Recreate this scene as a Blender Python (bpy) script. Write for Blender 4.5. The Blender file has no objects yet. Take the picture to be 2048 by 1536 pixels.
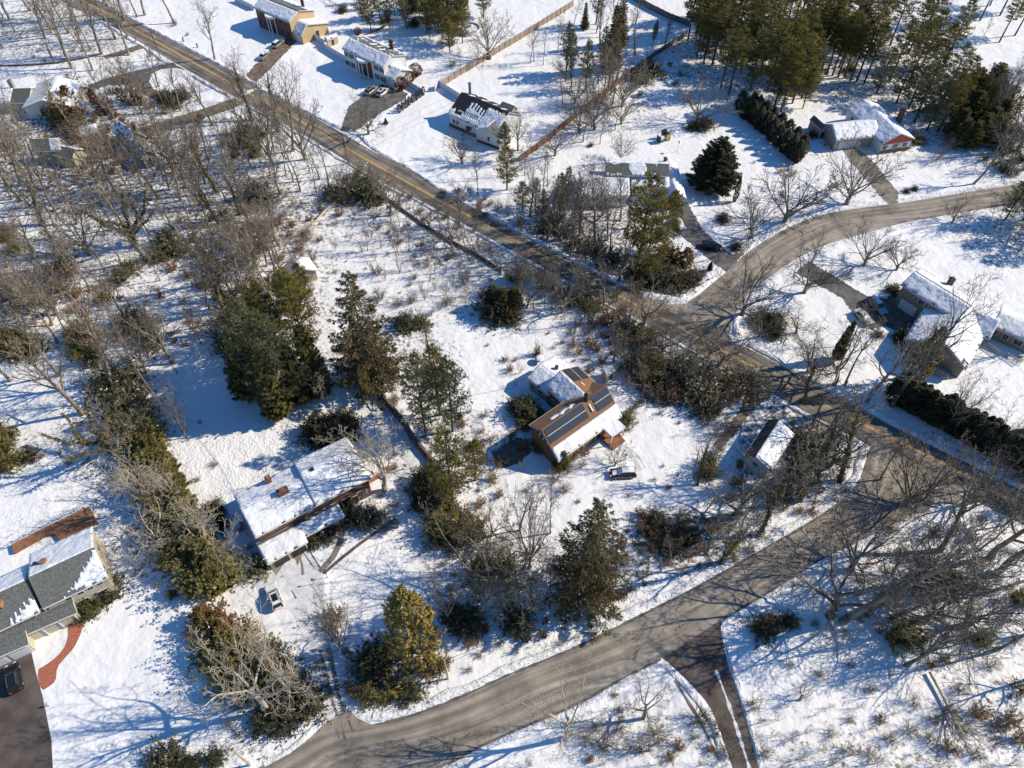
import bpy, math, random
import numpy as np
from mathutils import Vector, Matrix, noise
DEBUG = False
R = math.radians
scene = bpy.context.scene
# ---------------------------------------------------------------- camera
TH = 50.5; CH = 112.0; FP = 1472.0           # pitch below horizon, height, focal length in photo pixels (2048 wide)
cd = bpy.data.cameras.new('camera'); cam = bpy.data.objects.new('camera', cd)
scene.collection.objects.link(cam); scene.camera = cam
cam.location = (0, 0, CH); cam.rotation_euler = (R(90-TH), 0, 0)
cd.sensor_fit = 'HORIZONTAL'; cd.sensor_width = 36; cd.lens = 36*FP/2048
cd.clip_start = 1; cd.clip_end = 6000
# ---------------------------------------------------------------- world, sun, exposure
SUN_AZ = R(11); SUN_EL = R(35)               # azimuth from +X towards +Y
w = bpy.data.worlds.new("World"); scene.world = w; w.use_nodes = True
nt = w.node_tree; bg = nt.nodes['Background']
sky = nt.nodes.new('ShaderNodeTexSky'); sky.sky_type = 'NISHITA'; sky.sun_disc = False
sky.sun_elevation = SUN_EL; sky.sun_rotation = math.pi/2 - SUN_AZ
sky.air_density = 1.3; sky.dust_density = 0.0; sky.ozone_density = 9.0
hs = nt.nodes.new('ShaderNodeHueSaturation'); hs.inputs['Saturation'].default_value = 1.12
nt.links.new(sky.outputs[0], hs.inputs['Color']); nt.links.new(hs.outputs[0], bg.inputs[0]); bg.inputs[1].default_value = 0.115
sd = bpy.data.lights.new('sun', 'SUN'); sun = bpy.data.objects.new('sun', sd); scene.collection.objects.link(sun)
sd.energy = 5.0; sd.angle = R(0.5); sd.color = (1.0, 0.885, 0.70)
sdir = Vector((math.cos(SUN_AZ)*math.cos(SUN_EL), math.sin(SUN_AZ)*math.cos(SUN_EL), math.sin(SUN_EL)))
sun.rotation_euler = sdir.to_track_quat('Z', 'Y').to_euler()
sun.location = (200, 40, 150)
vs = scene.view_settings; vs.view_transform = 'Standard'; vs.look = 'None'; vs.exposure = 0.22; vs.gamma = 1; vs.use_curve_mapping = False
scene.cycles.max_bounces = 5; scene.cycles.diffuse_bounces = 2; scene.cycles.transparent_max_bounces = 4

# ---------------------------------------------------------------- survey: where things stand on the flat ground
_s, _c = math.sin(R(TH)), math.cos(R(TH))
def G(px, py, h=0.0):
    x = (px-1024)/FP; v = (py-768)/FP
    k = (h-CH)/(-_s-v*_c)
    return Vector((x*k, (_c-v*_s)*k, h))
def PX(X, Y, Z=0.0):
    z = Z-CH; d = Y*_c-z*_s; u = Y*_s+z*_c
    return 1024+FP*X/d, 768-FP*u/d
def height_to(px, py, topy):
    b = G(px, py); lo, hi = 0.2, 40
    for _ in range(30):
        m = (lo+hi)/2
        if PX(b.x, b.y, m)[1] > topy: lo = m
        else: hi = m
    return lo

# ---------------------------------------------------------------- materials
MATS = {}
def mat(name, col, rough=0.8, metal=0.0, var=0.0, vscale=1.0, col2=None, bump=0.0, bscale=4.0, coord='Object', detail=5, trans=0.0, objvar=0.0, spec=None):
    m = bpy.data.materials.new(name); m.use_nodes = True; t = m.node_tree; L = t.links
    b = t.nodes['Principled BSDF']; b.inputs['Roughness'].default_value = rough; b.inputs['Metallic'].default_value = metal
    if spec is not None: b.inputs['Specular IOR Level'].default_value = spec
    b.inputs['Base Color'].default_value = (*col, 1)
    tc = t.nodes.new('ShaderNodeTexCoord'); src = tc.outputs[coord]
    out = None
    if var > 0 or col2:
        n = t.nodes.new('ShaderNodeTexNoise'); n.inputs['Scale'].default_value = vscale; n.inputs['Detail'].default_value = detail
        L.new(src, n.inputs['Vector'])
        r = t.nodes.new('ShaderNodeValToRGB'); r.color_ramp.elements[0].position = 0.35; r.color_ramp.elements[1].position = 0.65
        c1 = col; c2 = col2 if col2 else tuple(c*(1+var) for c in col)
        if not col2: c1 = tuple(c*(1-var) for c in col)
        r.color_ramp.elements[0].color = (*c1, 1); r.color_ramp.elements[1].color = (*c2, 1)
        L.new(n.outputs['Fac'], r.inputs['Fac']); out = r.outputs['Color']
    if objvar > 0:
        oi = t.nodes.new('ShaderNodeObjectInfo'); hs = t.nodes.new('ShaderNodeHueSaturation')
        mr = t.nodes.new('ShaderNodeMapRange'); mr.inputs['To Min'].default_value = 1-objvar; mr.inputs['To Max'].default_value = 1+objvar
        L.new(oi.outputs['Random'], mr.inputs['Value']); L.new(mr.outputs[0], hs.inputs['Value'])
        if out: L.new(out, hs.inputs['Color'])
        else: hs.inputs['Color'].default_value = (*col, 1)
        out = hs.outputs['Color']
    if out: L.new(out, b.inputs['Base Color'])
    if bump > 0:
        n = t.nodes.new('ShaderNodeTexNoise'); n.inputs['Scale'].default_value = bscale; n.inputs['Detail'].default_value = 3
        L.new(src, n.inputs['Vector']); bp = t.nodes.new('ShaderNodeBump'); bp.inputs['Distance'].default_value = bump; bp.inputs['Strength'].default_value = 1
        L.new(n.outputs['Fac'], bp.inputs['Height']); L.new(bp.outputs[0], b.inputs['Normal'])
    if trans > 0:
        tr = t.nodes.new('ShaderNodeBsdfTranslucent'); mx = t.nodes.new('ShaderNodeMixShader'); mx.inputs[0].default_value = trans
        if out: L.new(out, tr.inputs['Color'])
        else: tr.inputs['Color'].default_value = (*col, 1)
        L.new(b.outputs[0], mx.inputs[1]); L.new(tr.outputs[0], mx.inputs[2]); L.new(mx.outputs[0], t.nodes['Material Output'].inputs[0])
    MATS[name] = m; return m
mat('roof_snow', (.74,.76,.80), .65, var=.07, vscale=.7, bump=.30, bscale=.8)
mat('bank_snow', (.62,.62,.63), .7, col2=(.80,.81,.84), vscale=1.2, bump=.25, bscale=2.5)
mat('white_paint', (.66,.66,.64), .6, var=.06, vscale=1.5)
mat('white_siding', (.62,.63,.63), .6, var=.08, vscale=2)
mat('cream_siding', (.46,.42,.31), .7, var=.12, vscale=2)
mat('tan_brick', (.50,.36,.20), .85, var=.18, vscale=5)
mat('red_brick', (.15,.07,.05), .85, var=.3, vscale=5)
mat('orange_brick', (.34,.15,.08), .85, var=.25, vscale=4)
mat('brown_shingle_wall', (.15,.085,.04), .85, var=.25, vscale=5)
mat('brown_roof', (.21,.115,.06), .9, var=.28, vscale=5, bump=.03, bscale=9)
mat('grey_roof', (.085,.088,.085), .9, var=.25, vscale=5, bump=.03, bscale=9)
mat('mid_roof', (.12,.125,.12), .9, var=.3, vscale=3.5, bump=.03, bscale=9)
mat('black_roof', (.022,.022,.027), .9, var=.25, vscale=4)
mat('taupe_siding', (.22,.195,.16), .75, var=.1, vscale=3)
mat('grey_siding', (.30,.28,.25), .75, var=.15, vscale=3)
mat('barn_red', (.42,.06,.03), .7, var=.15, vscale=3)
mat('dark_glass', (.015,.018,.024), .12, spec=.6)
mat('shutter', (.012,.013,.015), .6)
mat('dark_door', (.03,.022,.018), .5)
mat('garage_door', (.62,.63,.65), .5, var=.04, vscale=2)
mat('solar', (.04,.046,.058), .25, var=.25, vscale=6, spec=.7)
mat('solar_rail', (.05,.05,.055), .4, metal=.4)
mat('solar_gap', (.6,.6,.58), .5)
mat('metal', (.35,.35,.36), .4, metal=.7)
mat('dark_metal', (.04,.04,.045), .5, metal=.3)
mat('asphalt', (.075,.072,.07), .9, col2=(.15,.145,.14), vscale=.5, bump=.02, bscale=6)
mat('brown_asphalt', (.065,.05,.045), .9, col2=(.13,.105,.09), vscale=.35, detail=8)
mat('tan_drive', (.14,.12,.10), .9, col2=(.27,.235,.19), vscale=.5, detail=8)
mat('brown_track', (.10,.07,.05), .95, col2=(.22,.17,.13), vscale=.8, detail=8)
mat('packed_snow', (.52,.53,.55), .6, col2=(.72,.73,.75), vscale=.9, detail=8, bump=.06, bscale=2)
mat('rust_bush', (.07,.03,.014), .8, col2=(.22,.085,.032), vscale=.8, trans=.15)
mat('yellow_line', (.66,.38,.09), .8, col2=(.48,.30,.12), vscale=1.2, detail=6)
mat('brick_path', (.30,.085,.045), .85, col2=(.46,.17,.11), vscale=3.5, detail=6)
mat('wood_fence', (.30,.24,.19), .9, var=.2, vscale=3)
mat('rust_fence', (.24,.11,.06), .9, var=.3, vscale=2)
mat('grey_fence', (.16,.13,.125), .9, var=.2, vscale=3)
mat('dark_stone', (.05,.042,.035), .95, col2=(.14,.12,.10), vscale=2.5)
mat('vinyl', (.66,.66,.68), .5, var=.04)
mat('pole_wood', (.12,.085,.06), .9, var=.2, vscale=2)
mat('pale_pole', (.42,.34,.25), .9, var=.15, vscale=2)
mat('lamp_grey', (.5,.5,.5), .4, metal=.5)
mat('sign_orange', (.75,.22,.02), .5)
mat('deck_wood', (.36,.33,.28), .85, var=.15, vscale=3)
mat('terracotta', (.27,.125,.065), .85, var=.12, vscale=2)
mat('yellow_paint', (.5,.34,.05), .5, var=.15)
mat('rubber', (.012,.012,.012), .8)
mat('car_white', (.72,.72,.71), .25, spec=.6)
mat('car_silver', (.34,.34,.33), .3, metal=.5)
mat('car_black', (.012,.014,.02), .18, spec=.7)
mat('car_red', (.05,.008,.006), .22, spec=.6)
mat('car_beige', (.45,.42,.36), .3, spec=.5)
mat('red_lens', (.5,.02,.01), .3); mat('clear_lens', (.6,.6,.62), .2)
# vegetation
mat('bark_grey', (.14,.115,.09), .95, col2=(.34,.285,.22), vscale=1.2, objvar=.25)
mat('bark_tan', (.20,.145,.10), .95, col2=(.36,.28,.20), vscale=1.0, objvar=.2)
mat('bark_pale', (.34,.29,.22), .9, col2=(.55,.49,.39), vscale=.8)
mat('bark_dark', (.055,.045,.036), .95, col2=(.12,.095,.075), vscale=1.2, objvar=.2)
mat('twig', (.115,.095,.075), .95, col2=(.26,.215,.165), vscale=.3, objvar=.25)
mat('twig_brown', (.15,.105,.07), .95, col2=(.28,.205,.14), vscale=.3, objvar=.25)
mat('twig_pale', (.30,.255,.19), .95, col2=(.46,.40,.31), vscale=.3)
mat('pine', (.08,.085,.028), .6, col2=(.34,.27,.06), vscale=.35, trans=.3, objvar=.25)
mat('pine_blue', (.065,.08,.04), .6, col2=(.22,.22,.09), vscale=.35, trans=.3, objvar=.2)
mat('spruce', (.07,.062,.025), .65, col2=(.25,.19,.075), vscale=.4, trans=.25, objvar=.15)
mat('yew', (.026,.029,.013), .6, col2=(.11,.10,.038), vscale=.5, trans=.2, objvar=.2)
mat('cedar', (.075,.07,.024), .65, col2=(.30,.25,.07), vscale=.5, trans=.3, objvar=.2)
mat('gold_cedar', (.13,.10,.025), .65, col2=(.34,.25,.055), vscale=.4, trans=.2)
mat('rust_leaf', (.10,.055,.02), .8, col2=(.28,.14,.045), vscale=.8, trans=.2, objvar=.15)
mat('ivy', (.06,.06,.02), .6, col2=(.25,.22,.06), vscale=.6, trans=.15, objvar=.25)
mat('rhodo', (.045,.045,.02), .5, col2=(.17,.15,.065), vscale=.9, trans=.15, objvar=.3)
mat('leaf_brown', (.15,.075,.03), .9, col2=(.30,.17,.08), vscale=1, objvar=.2)
mat('leaf_snow', (.72,.74,.78), .7)

# ground: snow with brown litter where the mask says so
def ground_mat():
    m = bpy.data.materials.new('snow_ground'); m.use_nodes = True; t = m.node_tree; L = t.links; N = t.nodes
    b = N['Principled BSDF']; b.inputs['Roughness'].default_value = .6
    b.inputs['Specular IOR Level'].default_value = .3
    g = N.new('ShaderNodeNewGeometry'); a = N.new('ShaderNodeVertexColor'); a.layer_name = 'cover'
    sp = N.new('ShaderNodeSeparateColor'); L.new(a.outputs['Color'], sp.inputs[0])
    def noise_(sc, det=4, rough=.6, vec=None):
        n = N.new('ShaderNodeTexNoise'); n.inputs['Scale'].default_value = sc; n.inputs['Detail'].default_value = det; n.inputs['Roughness'].default_value = rough
        L.new(vec or g.outputs['Position'], n.inputs['Vector']); return n.outputs['Fac']
    def math_(op, x, y):
        n = N.new('ShaderNodeMath'); n.operation = op
        for i, q in enumerate((x, y)):
            if isinstance(q, (int, float)): n.inputs[i].default_value = q
            else: L.new(q, n.inputs[i])
        return n.outputs[0]
    # litter speckle
    nf = noise_(1.1, 8, .72); nb = noise_(.12, 3)
    lim = math_('ADD', math_('MULTIPLY', sp.outputs[0], .31), math_('MULTIPLY', math_('SUBTRACT', nb, .5), .18))
    k = math_('MULTIPLY', math_('SUBTRACT', math_('ADD', nf, lim), .66), 9.0)
    cl = N.new('ShaderNodeClamp'); L.new(k, cl.inputs[0])
    fac = math_('MULTIPLY', cl.outputs[0], math_('GREATER_THAN', sp.outputs[0], .03))
    lc = N.new('ShaderNodeValToRGB'); lc.color_ramp.elements[0].color = (.08,.06,.04,1); lc.color_ramp.elements[1].color = (.26,.21,.15,1)
    lc.color_ramp.elements[0].position = .35; lc.color_ramp.elements[1].position = .65
    L.new(noise_(2.3, 4), lc.inputs[0])
    sc_ = N.new('ShaderNodeValToRGB'); sc_.color_ramp.elements[0].color = (.74,.745,.755,1); sc_.color_ramp.elements[1].color = (.86,.86,.865,1)
    L.new(noise_(.07, 4), sc_.inputs[0])
    mx = N.new('ShaderNodeMixRGB'); L.new(fac, mx.inputs[0]); L.new(sc_.outputs[0], mx.inputs[1]); L.new(lc.outputs[0], mx.inputs[2])
    L.new(mx.outputs[0], b.inputs['Base Color'])
    # bumps: soft drifts, crust, footprints
    vo = N.new('ShaderNodeTexVoronoi'); vo.inputs['Scale'].default_value = 2.0; L.new(g.outputs['Position'], vo.inputs['Vector'])
    h1 = math_('MULTIPLY', noise_(.22, 3), .9)
    h2 = math_('MULTIPLY', noise_(1.6, 5), math_('ADD', .05, math_('MULTIPLY', sp.outputs[0], .26)))
    h3 = math_('MULTIPLY', math_('MULTIPLY', vo.outputs['Distance'], noise_(.35, 2)), math_('MULTIPLY', sp.outputs[1], .40))
    hh = math_('ADD', math_('ADD', h1, h2), h3)
    bp = N.new('ShaderNodeBump'); bp.inputs['Strength'].default_value = 1; bp.inputs['Distance'].default_value = .55
    L.new(hh, bp.inputs['Height']); L.new(bp.outputs[0], b.inputs['Normal'])
    MATS['snow_ground'] = m
ground_mat()

def road_mat(name, c1, c2, c3):
    m = bpy.data.materials.new(name); m.use_nodes = True; t = m.node_tree; L = t.links; N = t.nodes
    b = N['Principled BSDF']; b.inputs['Roughness'].default_value = .85
    uv = N.new('ShaderNodeUVMap'); mp = N.new('ShaderNodeMapping'); mp.inputs['Scale'].default_value = (.9, .035, 1)
    L.new(uv.outputs[0], mp.inputs[0]); n = N.new('ShaderNodeTexNoise'); n.inputs['Scale'].default_value = 1.0; n.inputs['Detail'].default_value = 6
    L.new(mp.outputs[0], n.inputs[0]); r = N.new('ShaderNodeValToRGB')
    r.color_ramp.elements[0].position = .38; r.color_ramp.elements[1].position = .62
    r.color_ramp.elements[0].color = (*c1, 1); r.color_ramp.elements[1].color = (*c3, 1); e = r.color_ramp.elements.new(.5); e.color = (*c2, 1)
    L.new(n.outputs[0], r.inputs[0])
    g = N.new('ShaderNodeNewGeometry'); n2 = N.new('ShaderNodeTexNoise'); n2.inputs['Scale'].default_value = .16; n2.inputs['Detail'].default_value = 8; n2.inputs['Roughness'].default_value = .65
    L.new(g.outputs['Position'], n2.inputs[0]); mr = N.new('ShaderNodeMapRange'); mr.inputs['From Min'].default_value = .3; mr.inputs['From Max'].default_value = .7
    mr.inputs['To Min'].default_value = .50; mr.inputs['To Max'].default_value = 1.32; L.new(n2.outputs[0], mr.inputs[0])
    mx = N.new('ShaderNodeMixRGB'); mx.blend_type = 'MULTIPLY'; mx.inputs[0].default_value = 1; L.new(r.outputs[0], mx.inputs[1]); L.new(mr.outputs[0], mx.inputs[2])
    # fine salt grain
    n3 = N.new('ShaderNodeTexNoise'); n3.inputs['Scale'].default_value = 5; n3.inputs['Detail'].default_value = 3; L.new(g.outputs['Position'], n3.inputs[0])
    mr3 = N.new('ShaderNodeMapRange'); mr3.inputs['To Min'].default_value = .8; mr3.inputs['To Max'].default_value = 1.2; L.new(n3.outputs[0], mr3.inputs[0])
    mx3 = N.new('ShaderNodeMixRGB'); mx3.blend_type = 'MULTIPLY'; mx3.inputs[0].default_value = 1; L.new(mx.outputs[0], mx3.inputs[1]); L.new(mr3.outputs[0], mx3.inputs[2])
    L.new(mx3.outputs[0], b.inputs['Base Color']); MATS[name] = m
road_mat('salted_asphalt', (.195,.17,.142), (.275,.24,.20), (.355,.315,.265))
road_mat('main_asphalt', (.115,.102,.087), (.185,.162,.135), (.29,.25,.205))

# ---------------------------------------------------------------- mesh helpers
COL = scene.collection
class MB:
    def __init__(s): s.v = []; s.f = []; s.m = []; s.uv = None
    def add(s, vs_, fs_, mi=0):
        o = len(s.v); s.v += [tuple(p) for p in vs_]; s.f += [tuple(i+o for i in f) for f in fs_]; s.m += [mi]*len(fs_)
    def quad(s, a, b, c, d, mi=0): s.add((a, b, c, d), ((0,1,2,3),), mi)
    def obox(s, o, ax, ay, az, mi=0):
        o = Vector(o); ax, ay, az = Vector(ax), Vector(ay), Vector(az)
        vs_ = [o+ax*i+ay*j+az*k for k in (0,1) for j in (0,1) for i in (0,1)]
        s.add(vs_, ((0,2,3,1),(4,5,7,6),(0,1,5,4),(2,6,7,3),(0,4,6,2),(1,3,7,5)), mi)
    def box(s, c, sx, sy, sz, rz=0, mi=0):      # c = centre of the bottom face
        ca, sa = math.cos(rz), math.sin(rz); ax = Vector((ca*sx, sa*sx, 0)); ay = Vector((-sa*sy, ca*sy, 0))
        s.obox(Vector(c)-ax/2-ay/2, ax, ay, (0,0,sz), mi)
    def prism(s, poly, z0, z1, mi=0):
        n = len(poly); vs_ = [(p[0], p[1], z0) for p in poly]+[(p[0], p[1], z1) for p in poly]
        s.add(vs_, [tuple(range(n-1,-1,-1)), tuple(range(n, 2*n))]+[(i,(i+1)%n,n+(i+1)%n,n+i) for i in range(n)], mi)
    def tube(s, pts, rads, n=6, cap=True, mi=0):
        o = len(s.v); pts = [Vector(p) for p in pts]; k = len(pts)
        for i, p in enumerate(pts):
            d = (pts[min(i+1,k-1)]-pts[max(i-1,0)])
            d = d.normalized() if d.length > 1e-6 else Vector((0,0,1))
            a = d.cross(Vector((0.13,0.31,0.94)) if abs(d.z) < .9 else Vector((1,0,0))).normalized(); b = d.cross(a)
            for j in range(n):
                t = 2*math.pi*j/n; s.v.append(tuple(p+(a*math.cos(t)+b*math.sin(t))*rads[i]))
        for i in range(k-1):
            for j in range(n):
                j2 = (j+1)%n; s.f.append((o+i*n+j, o+i*n+j2, o+(i+1)*n+j2, o+(i+1)*n+j)); s.m.append(mi)
        if cap and n > 3:
            s.f.append(tuple(o+(k-1)*n+j for j in range(n))); s.m.append(mi)
    def build(s, name, mats, parent=None, smooth=False, loc=None):
        me = bpy.data.meshes.new(name); 
        if loc is not None: s.v = [(p[0]-loc[0], p[1]-loc[1], p[2]-loc[2]) for p in s.v]
        me.from_pydata(s.v, [], s.f)
        for mm in (mats if isinstance(mats, (list, tuple)) else [mats]): me.materials.append(MATS[mm])
        if any(s.m): me.polygons.foreach_set('material_index', s.m)
        if smooth: me.polygons.foreach_set('use_smooth', [True]*len(me.polygons))
        if s.uv:
            ul = me.uv_layers.new(name='UVMap'); flat = []
            for p in me.polygons:
                for vi in p.vertices: flat += s.uv[vi]
            ul.data.foreach_set('uv', flat)
        me.update()
        o = bpy.data.objects.new(name, me); COL.objects.link(o)
        if parent is not None: o.parent = parent
        if loc is not None and parent is None: o.location = loc
        return o
def tag(o, label=None, cat=None, group=None, kind=None):
    if label: o['label'] = label
    if cat: o['category'] = cat
    if group: o['group'] = group
    if kind: o['kind'] = kind
    return o
def empty(name, loc, label, cat, group=None, rz=0):
    o = bpy.data.objects.new(name, None); o.empty_display_size = .5; COL.objects.link(o)
    o.location = loc; o.rotation_euler = (0,0,rz); return tag(o, label, cat, group)
def copy_tree(o, parent=None):
    c = o.copy(); COL.objects.link(c); c.parent = parent
    for ch in list(o.children): copy_tree(ch, c)
    return c

def resample(pts, step):
    out = [pts[0]]; 
    for a, b in zip(pts[:-1], pts[1:]):
        n = max(1, int((b-a).length/step))
        for i in range(1, n+1): out.append(a.lerp(b, i/n))
    return out
def smooth_line(pts, it=2):
    for _ in range(it):
        q = [pts[0]]
        for a, b in zip(pts[:-1], pts[1:]): q += [a.lerp(b, .25), a.lerp(b, .75)]
        pts = q+[pts[-1]]
    return pts
# ---------------------------------------------------------------- roads
PAVED = []       # world polygons, for keeping the snow level
def ribbon(name, pairs, z, m, sm=2):
    A = smooth_line([G(*p[0]) for p in pairs], sm); B = smooth_line([G(*p[1]) for p in pairs], sm)
    mb = MB(); mb.uv = []; d = 0; K = 6
    for i, (a, b) in enumerate(zip(A, B)):
        if i: d += ((a+b)/2-(A[i-1]+B[i-1])/2).length
        wd = (b-a).length
        for k in range(K+1):
            p = a.lerp(b, k/K); mb.v.append((p.x, p.y, z)); mb.uv.append((wd*k/K, d))
    for i in range(len(A)-1):
        for k in range(K):
            o = i*(K+1)+k; mb.f.append((o, o+K+1, o+K+2, o+1)); mb.m.append(0)
    PAVED.append([(p.x, p.y) for p in A]+[(p.x, p.y) for p in reversed(B)])
    o = mb.build(name, m)
    # faces up
    if o.data.polygons[0].normal.z < 0: o.data.flip_normals()
    return tag(o, kind='structure')
def patch(name, pxs, z, m, kind='structure', sm=0, label=None, cat=None, jag=0.0, seed=1):
    P = [G(*p) for p in pxs]
    if sm: P = smooth_line(P+[P[0]], sm)[:-1]
    if jag:
        rr = random.Random(seed); P = resample(P+[P[0]], .5)[:-1]
        P = [p+Vector((rr.uniform(-jag, jag), rr.uniform(-jag, jag), 0)) for p in P]
    mb = MB(); mb.add([(p.x, p.y, z) for p in P], [tuple(range(len(P)))]); mb.uv = [(p.x, p.y) for p in P]
    o = mb.build(name, m)
    if o.data.polygons[0].normal.z < 0: o.data.flip_normals()
    PAVED.append([(p.x, p.y) for p in P])
    return tag(o, label, cat, kind=kind)
R1c = [(100,-42),(165,0),(217,30),(398,131),(500,189),(617,250),(723,314),(819,367),(1000,466),(1200,572),(1300,624),(1411,683),(1536,749),(1643,805),(1750,861),(1860,914),(1960,965),(2048,1010),(2160,1068)]
R1 = [((120,-55),(75,-32)),((190,0),(140,14)),((232,24),(205,40)),((417,120),(380,143)),((520,176),(485,203)),((640,240),(605,268)),((745,303),(700,326)),((825,343),(779,373)),((879,383),(838,399)),
      ((1000,447),(990,482)),((1200,552),(1190,592)),((1300,600),(1290,646)),((1411,656),(1400,708)),((1536,716),(1528,778)),((1649,780),(1635,836)),((1749,832),(1738,890)),((1803,862),(1800,922)),((1973,945),(1950,1002)),((2048,984),(2030,1040)),((2160,1040),(2130,1096))]
ribbon('main_road', R1, .016, 'main_asphalt', 1)
R2 = [((1375,604),(1430,720)),((1400,588),(1462,664)),((1425,566),(1470,612)),((1455,543),(1536,556)),((1490,508),(1603,510)),((1536,477),(1650,490)),((1580,452),(1703,474)),((1636,430),(1760,458)),((1715,416),(1809,445)),((1803,406),(1869,434)),((1903,389),(1983,415)),((2048,366),(2075,402)),((2200,335),(2220,378))]
ribbon('curved_road', R2, .012, 'salted_asphalt', 2)
R3 = [((1745,880),(1960,1012)),((1737,905),(1903,1006)),((1730,935),(1860,1016)),((1718,965),(1826,1032)),((1695,990),(1753,1064)),((1650,1024),(1703,1087)),((1600,1055),(1619,1131)),((1536,1091),(1536,1186)),((1397,1171),(1437,1242)),((1264,1237),(1327,1316)),((1157,1291),(1240,1360)),((1024,1344),(1160,1408)),((912,1397),(1024,1464)),((812,1434),(945,1501)),((745,1449),(885,1536)),((640,1462),(800,1580)),((560,1512),(700,1620)),((470,1560),(600,1680))]
ribbon('side_road', R3, .020, 'salted_asphalt', 2)
R4 = [((1300,1300),(1455,1215)),((1327,1317),(1440,1250)),((1357,1344),(1447,1285)),((1391,1377),(1454,1324)),((1424,1417),(1476,1390)),((1444,1471),(1491,1441)),((1461,1521),(1512,1520)),((1490,1620),(1545,1620))]
ribbon('lane', R4, .012, 'brown_asphalt', 2)
# yellow double line
Yc = resample(smooth_line([G(*p) for p in R1c], 1), 1.5)
for q, off in enumerate((-.17, .17)):
    mb = MB()
    for i in range(len(Yc)-1):
        t = (Yc[min(i+1, len(Yc)-1)]-Yc[max(i-1,0)]).normalized(); t2 = (Yc[min(i+2, len(Yc)-1)]-Yc[i]).normalized()
        n = Vector((-t.y, t.x, 0)); n2 = Vector((-t2.y, t2.x, 0))
        a = Yc[i]+n*off; b = Yc[i+1]+n2*off; z = Vector((0,0,.0245))
        mb.quad(a-n*.11+z, b-n2*.11+z, b+n2*.11+z, a+n*.11+z)
    o = mb.build('road_line', 'yellow_line'); tag(o, kind='structure')
    if o.data.polygons[0].normal.z < 0: o.data.flip_normals()
patch('road_mouth', [(1180,586),(1285,592),(1330,609),(1380,606),(1450,640),(1462,680),(1530,722),(1400,700),(1280,640)], .008, 'salted_asphalt')
patch('driveway', [(649,1448),(695,1417),(715,1436),(750,1452),(760,1500),(640,1510),(590,1505)], .014, 'salted_asphalt')
# driveways and walks
patch('driveway', [(679,262),(692,230),(696,214),(719,197),(735,182),(765,168),(790,176),(816,186),(812,198),(759,227),(709,264)], .012, 'asphalt', jag=.25)
patch('driveway', [(575,74),(596,80),(520,158),(505,168),(482,194),(464,186),(478,168),(500,140),(545,95)], .010, 'brown_track', jag=.3)
patch('driveway', [(1342,404),(1374,404),(1384,420),(1402,455),(1425,478),(1462,508),(1490,505),(1455,545),(1430,528),(1395,500),(1362,470),(1345,462)], .008, 'asphalt', jag=.2)
patch('driveway', [(1682,297),(1714,295),(1742,318),(1797,386),(1796,408),(1776,409),(1700,322)], .008, 'tan_drive', jag=.2)
patch('driveway', [(1590,545),(1618,522),(1733,592),(1775,598),(1835,632),(1822,655),(1790,662),(1770,652),(1745,660),(1716,640),(1684,596)], .008, 'asphalt', jag=.2)
patch('driveway', [(-70,1330),(0,1308),(62,1300),(72,1345),(86,1395),(103,1480),(109,1600),(-80,1600)], .012, 'brown_asphalt')
patch('brick_path', [(136,1254),(162,1240),(168,1248),(160,1272),(148,1296),(128,1318),(114,1335),(112,1362),(100,1372),(82,1383),(73,1340),(92,1330),(112,1315),(128,1297),(136,1275)], .016, 'brick_path', sm=1)
patch('loop_drive', [(345,126),(372,140),(352,136),(322,138),(303,148),(298,163),(306,177),(330,187),(352,196),(345,206),(318,204),(290,190),(265,168),(220,170),(170,184),(160,176),(220,154),(276,140)], .010, 'asphalt', jag=.15)
patch('back_lane', [(470,196),(492,206),(440,226),(380,246),(300,266),(240,286),(160,300),(120,310),(118,300),(200,280),(290,252),(390,222)], .010, 'brown_track', jag=.35)
patch('strip_drive', [(232,104),(282,88),(288,96),(240,112),(210,118),(205,112)], .010, 'brown_track', jag=.2)
patch('driveway', [(1500,770),(1556,772),(1540,795),(1520,808),(1492,838),(1470,868),(1440,900),(1425,890),(1462,845),(1484,812)], .008, 'brown_track', jag=.3)
patch('garage_apron', [(526,1130),(600,1086),(612,1092),(600,1118),(594,1135),(590,1118),(575,1117),(560,1140),(552,1152),(545,1140)], .016, 'tan_drive', jag=.1)
patch('snowy_driveway', [(530,1135),(604,1085),(640,1140),(650,1165),(645,1200),(672,1290),(705,1400),(716,1440),(655,1445),(620,1310),(585,1225),(560,1215),(535,1210),(515,1190),(512,1160)], .010, 'packed_snow', jag=.15)
patch('curved_walk', [(684,1040),(690,1058),(687,1085),(672,1115),(648,1143),(641,1146),(636,1140),(662,1110),(676,1080),(679,1058),(675,1042)], .016, 'tan_drive')
patch('packed_path', [(668,712),(700,730),(752,775),(800,835),(850,900),(892,950),(915,990),(875,1000),(838,960),(788,890),(742,832),(702,788),(664,752)], .010, 'packed_snow', jag=.2)
patch('leaf_bed', [(730,598-0),(752,605),(790,640),(812,640),(800,650),(770,655),(742,640)], .010, 'brown_track', jag=.3) if False else None
patch('leaf_bed', [(1768,598),(1800,580),(1838,628),(1822,648),(1795,650),(1770,640)], .013, 'brown_track', jag=.4)
patch('leaf_bed', [(985,905),(1010,885),(1040,872),(1062,880),(1060,905),(1040,925),(1012,938),(990,930)], .010, 'brown_track', jag=.5, sm=1)
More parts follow.
